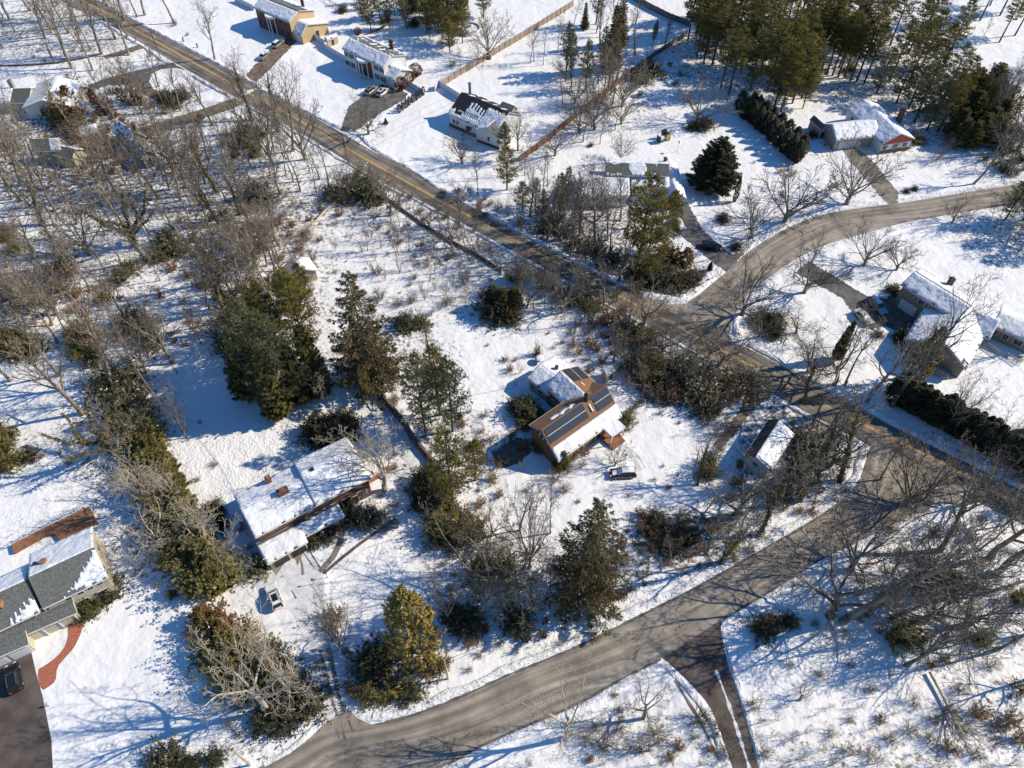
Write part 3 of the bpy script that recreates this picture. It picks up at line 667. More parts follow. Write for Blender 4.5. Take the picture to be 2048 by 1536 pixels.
Bg = Block(h, (1337,316), (1355,385), 5.0, [((1373,398), 3.2)], wall='white_siding', roof='grey_roof'); Bg.snow(0, seed=17); Bg.snow(1, seed=18)
Bg.door('end1', -.6, 0, 3.6, 2.3, 'dark_door', 'garage_door'); chimney(h, (1330,322), 6.6, 7.9, .7, .7, zs=7)
# 5 red gabled ranch
h = house('ranch_house', (1750, 250), 'snow-covered white ranch house with a barn-red gable and garage wing')
B = Block(h, (1730,198), (1803,267), 5.6, [((1693,217), 3.3)], back=((1829,276), 3.3), wall='white_siding', roof='grey_roof')
B.snow(0, seed=19); B.snow(1, seed=20)
gm = MB(); k = [B.P(B.L-B.ov+.03, a, z) for a, z in ((B.vb, 3.35), (0, 5.3), (B.vf, 3.35), (B.vf, 2.5), (B.vb, 2.5))]; gm.add(k, [(0,1,2,3,4)]); gm.build('red_gable', 'barn_red', h)
for t in (-3, 0, 3): B.window('end1', t, 1.1, 1.5, 1.2)
bb = MB(); bb.obox(B.P(B.L-B.ov, B.vb, -.3), B.u*.14, B.v*(B.vf-B.vb), UP*1.1); bb.build('brick_base', 'red_brick', h)
B.window('front', 3, 1.4); chimney(h, (1796,243), 3.0, 6.6, 1.4, .8, zs=3.0)
Bg = Block(h, (1664,249), (1752,240), 5.4, [((1688,279), 3.2)], wall='grey_siding', roof='grey_roof')
Bg.snow(0, seed=21); Bg.snow(1, seed=22); Bg.door('front', Bg.L*.33, 0, 4.6, 2.3, 'garage_door', 'garage_door')
h = house('garden_shed', (1640, 262), 'small grey shed with snowy roof beside the red-gabled ranch house', 'shed')
B = Block(h, (1628,230), (1652,252), 3.6, [((1617,236), 2.5)], ov=.15, wall='grey_siding', roof='mid_roof'); B.snow(0, seed=23); B.door('end1', 0, 0, 1.4, 1.9)
# 6 snowy house far right
h = house('snowy_house', (2010, 160), 'house buried under smooth snowy roofs at the right edge beyond the pines')
B = Block(h, (1990,124), (2058,140), 6.0, [((1978,160), 3.2)], wall='grey_siding', roof='grey_roof'); B.snow(0, seed=24); B.snow(1, seed=25); B.window('front', 5, 1.3); B.window('front', 9, 1.3)
B = Block(h, (1930,140), (1975,146), 4.4, [((1930,160), 2.8)], wall='grey_siding', roof='grey_roof'); B.snow(0, seed=26); B.snow(1, seed=27); B.window('front', 3, 1.0)
# 7 taupe split-level on the right
h = house('taupe_house', (1890, 640), 'taupe split-level house with two white garage doors and a wide snowy roof')
B = Block(h, (1829,543), (1940,612), 7.2, [((1799,567), 5.6)], back=((1845,537), 6.2), wall='taupe_siding', roof='brown_roof')
B.snow(1, seed=28); B.snow(0, t0=.1, mask=lambda a, t: t < .9 or a > .3, seed=29)
for t in (3.4, 8.2): B.door('front', t, 0, 3.6, 2.3, 'garage_door', 'garage_door')
for t, w_ in ((4.0,.7),(5.3,1.4),(6.6,.7)): B.window('front', t, 3.7, w_, 1.1)
chimney(h, (1900,566), 5.5, 7.9, .9, .9, 'dark_stone', zs=6.5)
B2 = Block(h, (1938,612), (1893,690), 6.6, [((1825,655), 3.6)], back=((1936,733), 3.2), wall='taupe_siding', roof='grey_roof')
B2.snow(1, seed=30); B2.snow(0, mask=lambda a, t: not (a > .88 and t > .7 and noise.noise(Vector((a*30, t*9, 1))) > -.2), seed=31)
B2.window('end1', .5, 1.2, 2.4, 1.6, n=3); B2.window('end1', -3, 3.2, .5, .5, n=1); B2.door('end1', 2.6, .8, .9, 2.0)
dk = MB(); p0 = B2.P(B2.L-B2.ov, 2.5, .6); dk.obox(p0, B2.u*2.2, B2.v*-6.0, UP*.15)
dko = dk.build('balcony', 'deck_wood', h)
rb = MB()
for i in range(16): rb.obox(p0+B2.u*2.1-B2.v*(i*.4), B2.u*.06, -B2.v*.14, UP*1.0)
rb.obox(p0+B2.u*2.08+UP*1.0, B2.u*.12, -B2.v*6.1, UP*.08); rb.build('railing', 'deck_wood', dko)
B3 = Block(h, (1944,618), (2001,640), 6.0, [((1975,676), 3.4)], wall='taupe_siding', roof='grey_roof'); B3.snow(0, seed=32); B3.snow(1, seed=33)
B4 = Block(h, (2000,622), (2090,660), 4.6, [((1998,658), 3.2)], wall='taupe_siding', roof='grey_roof'); B4.snow(0, seed=34); B4.snow(1, seed=35)
for t, w_ in ((1.3,1.0),(3.4,1.2),(5.8,1.8),(8.4,1.8)): B4.window('front', t, 1.0, w_, 1.4)
def railing(root, pxs, z, m='deck_wood', name='railing', hh=1.0, sp=.35, thick=.12):
    P = resample([G(*p, 0)-root.location for p in pxs], sp); mb = MB()
    for i, (a, b) in enumerate(zip(P[:-1], P[1:])):
        d = (b-a).normalized(); n = Vector((-d.y, d.x, 0)); mb.obox(a+UP*z, d*thick, n*.06, UP*hh); mb.obox(a+UP*(z+hh), b-a, n*.1, UP*.08); mb.obox(a+UP*(z+.1), b-a, n*.05, UP*.06)
    return mb.build(name, m, root)
railing(h, [(1972,693),(2004,716)], 0); railing(h, [(2010,712),(2040,732)], 0)
# 8 brown house with solar panels, centre
h = house('solar_house', (1160, 850), 'brown shingled house with dark solar panels and snow-covered front porch roof')
B = Block(h, (1083,859), (1213,770), 7.6, [((1101,898), 4.9), ((1257,822), 3.0)], back=((1058,850), 5.4), wall='brown_shingle_wall', roof='brown_roof')
B.snow(2, t0=.02, seed=36, th=.2, mask=lambda a, t: t > .04+.05*noise.noise(Vector((a*20,1,1)))); B.snow(0, a0=.18, a1=.55, t0=.1, t1=.6, mask=lambda a, t: abs(t-.28-.15*noise.noise(Vector((a*14,3,1)))) < .12, seed=37)
def solar(B, seg, a0, a1, t0, t1, rows, cols):
    (b0, z0), (b1, z1) = B.prof[seg], B.prof[seg+1]
    if seg == 0: (b0, z0), (b1, z1) = (b1, z1), (b0, z0)
    dn = (B.v*(b1-b0)+UP*(z1-z0)); nr_ = B.u.cross(dn).normalized(); nr_ = nr_ if nr_.z > 0 else -nr_
    o_ = B.P(a0*B.L, b0+(b1-b0)*t0, z0+(z1-z0)*t0); uu = B.u*(B.L*(a1-a0)); dd_ = dn*(t1-t0)
    mb = MB(); mb.obox(o_+nr_*.06, uu, dd_, nr_*.06); fo = mb.build('solar_panel', 'solar_rail', B.root)
    gp = MB(); gp.obox(o_+dd_*.5-dd_.normalized()*.05+nr_*.121, uu, dd_.normalized()*.10, nr_*.016); gp.build('panel_seam', 'solar_gap', fo)
    pb = MB()
    for i in range(cols):
        for j in range(rows):
            gap = .05 if j == 0 else .05
            a = o_+uu*(i/cols)+dd_*(j/rows)+nr_*.12; eu = uu*(1/cols); ed = dd_*(1/rows); lu, ld = eu.length, ed.length
            pb.obox(a+eu*(.03/lu)+ed*(.09/ld), eu*(1-.05/lu), ed*(1-.16/ld), nr_*.012)
    pb.build('solar_cells', 'solar', fo)
solar(B, 1, .02, .60, .05, .80, 2, 13); solar(B, 1, .74, .985, .02, .84, 2, 4)
for t in (-1.1, 0, 1.1): B.window('end0', t-.2, 4.4, .95, 1.3, n=1)
B.window('end0', -2.6, 1.0, .8, 1.2); B.window('end1', 0, 4.2); 
for t in (3, 6): B.window('front', t, .7, 1.4, 1.2)
B.door('front', B.L*.66, .2, 1.2, 2.1)
sk = MB(); q0 = B.P(B.L*.665, B.prof[2][0]*.3, 7.6+(4.9-7.6)*.3+.1); sk.obox(q0, B.u*.35, B.v*1.2+UP*-.95, UP*.12); sk.build('skylight', 'metal', h)
# snow-topped porch bump with posts and steps
pm = MB(); pa = B.L*.70; fb0 = B.prof[3][0]; pm.obox(B.P(pa, fb0-.3, 2.72), B.u*3.4, B.v*2.6, UP*.26); po = pm.build('porch_roof', 'white_paint', h)
ps = MB(); ps.obox(B.P(pa-.02, fb0-.32, 2.985), B.u*3.44, B.v*2.64, UP*.22); ps.build('porch_snow', 'roof_snow', po)
for k in (.15, 3.1): q = MB(); q.obox(B.P(pa+k, fb0+2.0, -.1), B.u*.15, B.v*.15, UP*2.8); q.build('porch_post', 'white_paint', po)
st = MB()
for k in range(3): st.obox(B.P(pa-.2-.0, fb0-.2+k*.5, -.1), B.u*3.2, B.v*(2.4), UP*(.5-.16*k))
st.build('porch_steps', 'terracotta', h)
chimney(h, (1176,797), 6.6, 8.9, 1.3, .9, 'dark_stone', rz=math.atan2(B.u.y, B.u.x), zs=7.4)
B2 = Block(h, (1121,740), (1181,797), 7.0, [((1092,774), 4.9)], back=((1155,731), 5.0), wall='brown_shingle_wall', roof='brown_roof')
B2.snow(1, seed=38); B2.snow(0, a0=.1, a1=1, mask=lambda a, t: (a > .82 and t > .25 and noise.noise(Vector((a*9, t*4, 2))) > -.35) or (.5 < a < .62 and .3 < t < .38), seed=39)
solar(B2, 0, .03, .42, .1, .9, 2, 3)
for t in (2.0, 3.6, 6.0): B2.window('front', t, 1.2, 1.1, 1.3)
B3 = Block(h, (1079,728), (1124,763), 4.2, [((1048,752), 2.9)], back=((1116,716), 3.3), wall='grey_siding', roof='grey_roof')
B3.snow(0, seed=40); B3.snow(1, seed=41)
for t in (1.5, 3.5, 5.5): B3.window('front', t, .9, 1.3, 1.4)
ve = MB(); q0 = G(1113,737,4.0)-h.location; ve.tube([q0, q0+UP*.7], [.35,.35], 10); ve.build('roof_vent', 'dark_metal', h)
h = house('cream_shed', (1212, 762), 'tiny cream shed with flat snowy roof behind the solar-panelled house', 'shed')
B = Block(h, (1206,741), (1224,731), 2.5, [((1212,752), 2.1)], back=((1200,741), 2.2), ov=.12, wall='cream_siding', roof='grey_roof'); B.snow(0, seed=42, cell=.2); B.snow(1, seed=43, cell=.2); B.door('front', B.L*.6, 0, .9, 1.6)
# 9 long ranch
h = house('long_house', (600, 1030), 'long brick ranch house with snow-covered roof and twig shadows across it')
B = Block(h, (481,1020), (618,950), 7.0, [((508,1077), 5.4)], back=((463,993), 5.4), wall='red_brick', roof='grey_roof')
B.snow(0, seed=44, mask=lambda a, t: t > .03 or a > .7); B.snow(1, seed=45, mask=lambda a, t: t > .02)
BR = Block(h, (600,950), (710,897), 7.5, [((741,956), 5.6)], back=((692,874), 5.8), wall='red_brick', roof='grey_roof')
BR.snow(0, seed=46); BR.snow(1, seed=47)
rz9 = math.atan2(B.u.y, B.u.x)
chimney(h, (538,962), 5.9, 7.2, .8, .8, rz=rz9, zs=6.2); chimney(h, (567,986), 6.5, 7.9, 1.7, .8, rz=rz9, zs=6.8); chimney(h, (625,941), 7.0, 7.7, .5, .5, 'dark_metal', rz=rz9, zs=7.2)
# clerestory wall and lower roof in front
BL = Block(h, (514,1092), (676,1008), 3.2, [((524,1119), 2.75)], back=(-.5, 3.17), wall='grey_siding', roof='grey_roof', ov=.3); BL.snow(1, seed=48, th=.18)
BG = Block(h, (517,1097), (598,1052), 3.17, [((530,1132), 2.7)], back=(-.4, 3.14), wall='grey_siding', roof='grey_roof', ov=.3); BG.snow(1, seed=49, th=.18)
for t in (2.2, 5.2): BG.door('front', t, 0, 2.6, 2.3, 'dark_door', 'garage_door')
for t in (3,6,9,12): B.window('front', t, 4.2, 1.6, .5, n=3) if t < B.L-1 else None
for t in (2,5,8): BR.window('front', t, 1.2, 1.8, 1.6, n=3)
BR.door('front', 6.6, 0, 1.1, 2.1); B.window('end0', -2, 1.4); B.window('end0', 1.5, 1.4)
pw = MB(); a = G(700,1003)-h.location; b = G(742,965)-h.location; d = (b-a); n_ = Vector((-d.y, d.x, 0)).normalized(); pw.obox(a-UP*.2, d, n_*1.1, UP*.9); pw.obox(b-UP*.2, (G(790,938)-h.location)-b, n_*.5, UP*.8)
pw.build('planter_wall', 'orange_brick', h)
pw = MB(); a = G(670,1016)-h.location; pw.obox(a-UP*.2, d.normalized()*1.2, n_*1.2, UP*1.2); pw.build('planter_box', 'orange_brick', h)
# 10 bottom-left house with deck
h = house('cream_house', (100, 1200), 'cream house with grey shingle roof, brick path and rear terrace at the left edge')
B = Block(h, (187,1094), (56,1155), 8.2, [((217,1154), 5.4)], back=((184,1052), 5.6), wall='cream_siding', roof='mid_roof')
B.snow(1, mask=lambda a, t: t > .04+1.35*max(0,a-.02)**.8+.10*math.sin(a*90)*noise.noise(Vector((a*30,1,5))) +.05*math.sin(a*140) and not (.35 < a < .62 and t > .93-.3*abs(a-.48)), seed=50, cell=.25)
B.snow(0, seed=51)
for t in (1.6,3.0,4.4,6.2,10.0): B.window('front', t, 3.9, 1.0, 1.2)
for t in (2.2,5.0): B.window('front', t, .9, 1.8, 1.5, n=3)
for t in (-2, 1.5): B.window('end0', t, 3.9)
vb_ = MB(); q0 = G(88,1124,7.4)-h.location; vb_.tube([q0-UP*.5, q0+UP*.5], [.55,.5], 12); vb_.build('roof_vent', 'terracotta', h)
vb_ = MB(); q0 = G(70,1128,7.4)-h.location; vb_.tube([q0-UP*.5, q0+UP*.3], [.3,.3], 8); vb_.build('roof_vent', 'dark_metal', h)
BW = Block(h, (52,1160), (-90,1225), 7.6, [((83,1222), 5.0)], wall='cream_siding', roof='mid_roof')
BW.snow(1, a0=0, a1=.45, mask=lambda a, t: t > .52+1.0*a+.1*math.sin(a*160), seed=52, cell=.25); BW.snow(0, seed=53)
for t in (1.4,3.2): BW.window('front', t, 3.7, .9, 1.0)
chimney(h, (-2,1208), 6.0, 7.6, .9, .9, 'orange_brick', zs=7)
BP = Block(h, (146,1207), (-70,1300), 3.9, [((151,1226), 3.0)], back=(-1.2, 3.85), wall='cream_siding', roof='mid_roof', ov=.3)
gd = Block(h, (50,1262), (-80,1318), 3.5, [((52,1290), 2.9)], back=(-1.5, 3.4), wall='cream_siding', roof='mid_roof', ov=.25)
for t in (1.9, 5.2): gd.door('front', t, 0, 2.7, 2.2, 'garage_door', 'garage_door')
for k in range(5):
    q = MB(); q.obox(BP.P(.6+k*2.3, BP.prof[-1][0]-.25, -.1), BP.u*.14, BP.v*.14, UP*3.0); q.build('porch_post', 'white_paint', h)
# rear terrace
T = [G(*p)-h.location for p in ((26,1090),(180,1016),(196,1047),(140,1078),(122,1083),(113,1070),(92,1072),(30,1107))]
tm = MB(); tm.prism([(p.x, p.y) for p in T], -.3, .5); to = tm.build('terrace', 'terracotta', h); fixn(to)
railing(h, [(14,1098),(180,1013),(192,1032)], .4, 'white_paint', 'terrace_railing', .9, .9, .06)
for p_ in ((22,1093),(45,1078),(72,1065),(100,1050),(127,1036),(152,1024)): q = MB(); q.box(G(*p_)-h.location+Vector((0,0,.3)), .12, .12, 1.1); q.build('railing_post', 'white_paint', h)
# 11 white glazed house top left with grey wing
h = house('glazed_house', (90, 200), 'white house with glass-fronted gable behind rusty shrubs near the circular drive')
B = Block(h, (112,152), (84,200), 5.4, [((64,182), 3.4)], wall='white_siding', roof='white_paint'); B.snow(0, a0=.05, a1=.7, t0=.05, seed=54)
for t in (-1.6, 0, 1.6): B.window('end1', t, .6, 1.3, 2.2)
B = Block(h, (120,158), (160,172), 4.2, [((122,178), 2.9)], wall='cream_siding', roof='grey_roof'); B.snow(0, seed=55); B.snow(1, seed=56); B.window('front', 3, 1.2)
B = Block(h, (-60,180), (62,176), 4.6, [((20,206), 2.9)], wall='cream_siding', roof='grey_roof'); B.snow(0, seed=57); B.snow(1, a0=0, a1=.7, seed=58); B.window('front', B.L*.72, 1.2); B.window('front', B.L*.4, 1.2)
chimney(h, (28,178), 3, 6.6, 1.2, 1.0, 'grey_siding', zs=4)
# 12 brown-grey house in the woods, left
h = house('woodland_house', (110, 315), 'low weathered house with snow-patched roof among bare trees on the left')
B = Block(h, (60,278), (118,276), 6.0, [((90,302), 3.6)], wall='grey_siding', roof='mid_roof'); B.snow(1, a0=.62, seed=59); B.snow(0, seed=60); B.window('front', 3, 1.2); B.window('front', 6.5, 1.2)
B = Block(h, (112,290), (150,298), 4.2, [((118,312), 2.8)], wall='cream_siding', roof='mid_roof'); B.window('front', 2.5, 1.1); B.snow(0, seed=61)
h = house('grey_roof_house', (265, 300), 'grey shingled hip-like house deep among bare trees beside the leafy back lane')
B = Block(h, (232,238), (268,262), 6.4, [((222,262), 3.8)], wall='grey_siding', roof='mid_roof'); B.snow(1, mask=lambda a, t: noise.noise(Vector((a*6, t*5, 4))) > -.1, seed=62)
B.window('end1', 0, 2.6); B.window('front', 3, 1.4)
B = Block(h, (262,268), (292,300), 4.8, [((262,296), 3.0)], wall='grey_siding', roof='mid_roof'); B.snow(1, mask=lambda a, t: noise.noise(Vector((a*6, t*5, 8))) > .1, seed=63); B.window('end1', 0, 1.2)
chimney(h, (272,262), 5.5, 7.4, .9, .9, zs=5)
h = house('small_snowy_shed', (590, 560), 'small outbuilding with white roof glimpsed behind the dark pine grove', 'shed')
B = Block(h, (588,512), (606,538), 4.4, [((560,526), 2.6)], wall='grey_siding', roof='grey_roof'); B.snow(0, seed=64); B.snow(1, seed=65); B.window('end1', 0, 1.0)
h = house('flat_shed', (190, 262), 'low white-topped shed between two woodland houses at the left', 'shed')
B = Block(h, (156,258), (192,250), 3.0, [((160,272), 2.3)], ov=.15, wall='grey_siding', roof='grey_roof'); B.snow(0, seed=66); B.snow(1, seed=67); B.door('front', 2, 0, 1.0, 1.9)
h = house('tan_shed', (667, 88), 'little tan shed with snowy roof behind the white fence by the colonial', 'shed')
B = Block(h, (650,74), (672,66), 2.9, [((655,80), 2.2)], ov=.12, wall='tan_brick', roof='grey_roof'); B.snow(0, seed=68); B.snow(1, seed=69); B.door('front', 2, 0, .9, 1.7)
# 13 white garage in the corner
h = house('white_garage', (1550, 920), 'small white gabled garage with snowy roof tucked among ivy-covered trees at the corner')
B = Block(h, (1558,840), (1510,914), 4.4, [((1594,858), 2.9)], back=(-1.7, 3.3), wall='white_siding', roof='black_roof')
B.snow(1, seed=70, th=.2); B.window('end1', .5, 1.6, 1.1, .9); B.window('front', 3, 1.2); B.door('back', 4, 0, 1, 2)

# ---------------------------------------------------------------- cars
def car_proto(kind, paint, snow=None):
    """x forward, y left; kind: suv or sedan"""
    root = empty('parked_car', (0,0,0), '', 'car')
    L_, W_, H_ = (4.75, 1.88, 1.70) if kind == 'suv' else (4.8, 1.84, 1.46)
    hl = L_/2
    low = [(-hl,.42),(-hl+.05,.78),(-hl+.10,.98),(hl-1.35,1.0),(hl-.35,.86),(hl-.04,.70),(hl,.42),(hl-.15,.28),(-hl+.15,.28)]
    mb = MB(); n = len(low); rows = []
    for y, k in ((-W_/2,.965),(-W_/2+.10,1.0),(W_/2-.10,1.0),(W_/2,.965)):
        rows.append([(x*(k if abs(y) > W_/2-.05 else 1), y, z if not (abs(y) > W_/2-.05 and z > .8) else z-.07) for x, z in low])
    for r_ in rows: mb.v += r_
    for i in range(3):
        for j in range(n): mb.f.append((i*n+j, i*n+(j+1)%n, (i+1)*n+(j+1)%n, (i+1)*n+j)); mb.m.append(0)
    mb.f.append(tuple(range(n-1,-1,-1))); mb.f.append(tuple(3*n+j for j in range(n))); mb.m += [0, 0]
    body = mb.build('body', paint, root); fixn(body); bv = body.modifiers.new('b', 'BEVEL'); bv.width = .05; bv.segments = 2
    # cabin glass
    zr = H_-.05
    if kind == 'suv': c0, c1, t0, t1 = -hl+.12, hl-1.35, -hl+.45, hl-2.15
    else: c0, c1, t0, t1 = -hl+.75, hl-1.40, -hl+1.45, hl-2.20
    y0, y1 = W_/2-.08, W_/2-.28
    g = MB(); vs_ = [(c0,-y0,.95),(c1,-y0,.97),(c1,y0,.97),(c0,y0,.95),(t0,-y1,zr),(t1,-y1,zr),(t1,y1,zr),(t0,y1,zr)]
    g.add(vs_, ((0,1,5,4),(1,2,6,5),(2,3,7,6),(3,0,4,7),(4,5,6,7))); go_ = g.build('cabin_glass', 'dark_glass', root); fixn(go_)
    rf = MB(); rf.add([(t0-.02,-y1-.02,zr+.005),(t1+.02,-y1-.02,zr+.005),(t1+.02,y1+.02,zr+.005),(t0-.02,y1+.02,zr+.005),(t0+.1,-y1+.1,zr+.06),(t1-.15,-y1+.1,zr+.06),(t1-.15,y1-.1,zr+.06),(t0+.1,y1-.1,zr+.06)], ((0,1,5,4),(1,2,6,5),(2,3,7,6),(3,0,4,7),(4,5,6,7),(3,2,1,0)))
    ro = rf.build('car_roof', paint, root); fixn(ro)
    pl = MB()
    for sx in (-1, 1):
        for (xa, xb) in ((c1, t1), ((c0+c1)/2, (t0+t1)/2), (c0, t0)):
            pl.tube([(xa, sx*(y0+.01), .96), (xb, sx*(y1+.01), zr+.02)], [.05,.045], 4)
    pl.build('pillars', paint, ro)
    sr = MB(); sr.add([(t0+.5,-y1+.22,zr+.068),(t1-.35,-y1+.22,zr+.068),(t1-.35,y1-.22,zr+.068),(t0+.5,y1-.22,zr+.068)], ((0,1,2,3),)); sr.build('sunroof', 'dark_glass', ro)
    if kind == 'suv':
        rr_ = MB()
        for s_ in (-1,1): rr_.tube([(t0+.2, s_*(y1-.05), zr+.12), (t1-.2, s_*(y1-.05), zr+.12)], [.03,.03], 4)
        rr_.build('roof_rack', 'metal', ro)
    for sx in (-1, 1):
        for x in (-hl+.95, hl-.95):
            wm = MB(); wm.tube([(x, sx*(W_/2-.22), .34), (x, sx*(W_/2+.01), .34)], [.34,.34], 16); o_ = len(wm.v)
            wm.f.append(tuple(range(16))); wm.m.append(0); wo = wm.build('wheel', 'rubber', root); fixn(wo)
            rm = MB(); rm.tube([(x, sx*(W_/2), .34), (x, sx*(W_/2+.03), .34)], [.21,.19], 12); rmo = rm.build('rim', 'metal', wo)
        lm = MB(); lm.obox((hl-.20, sx*(W_/2-.38)-.18, .68), (.20,0,0), (0,.36,0), (0,0,.13)); lm.build('headlight', 'clear_lens', root)
        tm_ = MB(); tm_.obox((-hl-.01, sx*(W_/2-.25)-.15, .78), (.16,0,0), (0,.30,0), (0,0,.2)); tm_.build('taillight', 'red_lens', root)
        mm = MB(); mm.obox((c1-.45, sx*(W_/2+.06)-.09, .98), (.12,0,0), (0,.18,0), (0,0,.13)); mm.build('mirror', paint, root)
    if snow:
        sb = MB(); rr2 = random.Random(3)
        def slab(x0, x1, yy, zf, th):
            nx_, ny_ = 8, 5; V = []
            for i in range(nx_+1):
                for j in range(ny_+1):
                    fx, fy = i/nx_, j/ny_; ed = math.sin(math.pi*min(max(fx,.02),.98))*math.sin(math.pi*min(max(fy,.02),.98))
                    V.append((x0+(x1-x0)*fx+rr2.uniform(-.03,.03), -yy+2*yy*fy+rr2.uniform(-.03,.03), zf(x0+(x1-x0)*fx)+th*min(1, ed*3)*rr2.uniform(.8,1.1)+.012))
            sb.add(V, [(i*(ny_+1)+j, (i+1)*(ny_+1)+j, (i+1)*(ny_+1)+j+1, i*(ny_+1)+j+1) for i in range(nx_) for j in range(ny_)])
        slab(t0, t1, y1-.02, lambda x: zr+.05, .10)
        if snow > 1: slab(c1+.03, hl-.45, W_/2-.42, lambda x: 1.0-(x-(hl-1.35))*.12 if x > hl-1.35 else 1.0, .07)
        if snow > 1: slab(t1, c1, y1+.02, lambda x: zr+(1.0-zr)*(x-t1)/(c1-t1)+.02, .05)
        so = sb.build('car_snow', 'roof_snow', root, smooth=True)
    return root
def put_car(root, pa, pb, label, group=None):
    """pa rear, pb front on the ground"""
    a, b = G(*pa), G(*pb); c = (a+b)/2; root.location = (c.x, c.y, gz(c.x, c.y)+.03); root.rotation_euler = (0, 0, math.atan2(b.y-a.y, b.x-a.x)); root['label'] = label
    if group: root['group'] = group
    return root
put_car(car_proto('suv', 'car_red', 2), (1268,948), (1222,950), 'dark red hatchback with snow on its roof in front of the solar-panelled house')
put_car(car_proto('suv', 'car_white'), (560,1220), (542,1172), 'white estate car with dark sunroof on the snowy driveway of the long house')
put_car(car_proto('suv', 'car_black'), (38,1388), (26,1330), 'black hatchback with red tail lights on the brown driveway at bottom left')
put_car(car_proto('sedan', 'car_black'), (1402,492), (1442,500), 'black saloon at the foot of the driveway beside the curved road')
put_car(car_proto('suv', 'car_silver', 1), (1740,602), (1768,632), 'grey estate car with snowy roof, nearer the garage doors of the taupe house')
put_car(car_proto('sedan', 'car_beige', 2), (1708,622), (1742,654), 'pale car with snow on its roof, farther from the garage of the taupe house')
put_car(car_proto('suv', 'car_silver'), (732,193), (754,176), 'silver car, left of the white one outside the white colonial')
put_car(car_proto('suv', 'car_white'), (758,194), (774,181), 'white car with black windows outside the white colonial')
put_car(car_proto('suv', 'car_silver', 1), (548,98), (566,84), 'grey car nearest the tan brick colonial on its leafy drive')
put_car(car_proto('sedan', 'car_silver', 2), (520,124), (538,106), 'snow-dusted silver car parked halfway down the tan colonial drive')
put_car(car_proto('sedan', 'car_silver', 2), (1352,444), (1362,458), 'snow-covered car half hidden under pine boughs by the dark garage door')
# ---------------------------------------------------------------- trees: prototypes
def rot_about(d, ax, a): return Matrix.Rotation(a, 3, ax) @ d
def rvec(rr): 
    v = Vector((rr.gauss(0,1), rr.gauss(0,1), rr.gauss(0,1))); return v.normalized()
def grow(rr, mbs, p, d, ln, r0, lvl, P):
    """one branch and its children; mbs = (trunk mesh, twig mesh); P holds per-level settings"""
    S = P['lv'][lvl]; n = S['seg']; w_ = S['wander']; up_ = S.get('up', 0)
    pts = [p.copy()]; rads = [r0]; dirs = [d.copy()]; q = p.copy(); dd = d.copy()
    for i in range(n):
        dd = (dd + rvec(rr)*w_ + Vector((0,0,up_))).normalized(); q = q+dd*(ln/n); pts.append(q.copy()); dirs.append(dd.copy())
        rads.append(max(P['rmin'], r0*(1-(i+1)/n*(1-S.get('taper', .3)))))
    mb = mbs[0] if lvl <= P['trunk_lv'] else mbs[1]
    mb.tube(pts, rads, S['n'], cap=lvl == 0)
    if lvl == 0 and 'line' in P: P['line'] += list(zip(pts, rads))
    if lvl == 1 and 'limbs' in P: P['limbs'] += list(zip(pts, rads))
    if lvl+1 >= len(P['lv']): return
    C = P['lv'][lvl+1]; k = S['kids']; t0 = S.get('t0', .3)
    phase = rr.uniform(0, 6.28)
    for j in range(k):
        t = t0+(1-t0)*(j+rr.uniform(.1,.9))/k; x = t*n; i = min(int(x), n-1); f = x-i
        pp = pts[i].lerp(pts[i+1], f); di = dirs[i+1]
        a = di.cross(Vector((0,0,1)) if abs(di.z) < .9 else Vector((1,0,0))).normalized()
        phi = phase+j*2.4+rr.uniform(-.5,.5); side = rot_about(a, di, phi); ang = math.radians(rr.uniform(*S['ang']))
        nd = (di*math.cos(ang)+side*math.sin(ang)).normalized()
        L_ = ln*rr.uniform(*S['ratio'])*(1-S.get('fall', .45)*(t-t0)/(1-t0+1e-6))
        grow(rr, mbs, pp, nd, L_, max(P['rmin'], (rads[i]*(1-f)+rads[i+1]*f)*S.get('rr', .55)), lvl+1, P)
def deciduous(name, seed, P, bark, twig, ivy=0, scale=1.0):
    rr = random.Random(seed); root = empty(name, (0,0,0), '', 'tree'); T, C = MB(), MB(); P = dict(P); P['line'] = []; P['limbs'] = []
    h = P['h']; tl = h*P['trunk']
    # root flare
    for k in range(P.get('stems', 1)):
        d = Vector((rr.gauss(0,P.get('lean',.05)), rr.gauss(0,P.get('lean',.05)), 1)).normalized()
        if P.get('stems', 1) > 1: a = k*6.28/P['stems']+rr.uniform(-.4,.4); d = Vector((math.cos(a)*P['spread'], math.sin(a)*P['spread'], 1)).normalized()
        grow(rr, (T, C), Vector((d.x*.2, d.y*.2, -.6)), d, tl*rr.uniform(.85,1.1), P['r'], 0, P)
    T.tube([(0,0,-.6),(0,0,.15),(0,0,1.0)], [P['r']*1.3, P['r']*1.12, P['r']*.95], 7) if P.get('stems',1) == 1 else None
    to = T.build('trunk', bark, root, smooth=True); C.build('crown', twig, root)
    if ivy:
        I = MB()
        src = P['line'] if ivy == 1 else P['line']+P['limbs']
        for (p, r), (p2, r2) in zip(src[:-1], src[1:]):
            if (p-p2).length > h*.4: continue
            if p.z > h*(.6 if ivy == 1 else .72): continue
            dns = int((p-p2).length*(70 if ivy == 1 else 55))
            for _ in range(dns):
                c = p.lerp(p2, rr.random()); a = rvec(rr); a.z *= .4; rad = r+rr.uniform(.1,.55 if ivy == 1 else .42)*(1.15-c.z/h)
                leaf(I, c+a*rad, a, rr, .26)
        I.build('ivy', 'ivy', root)
    return root
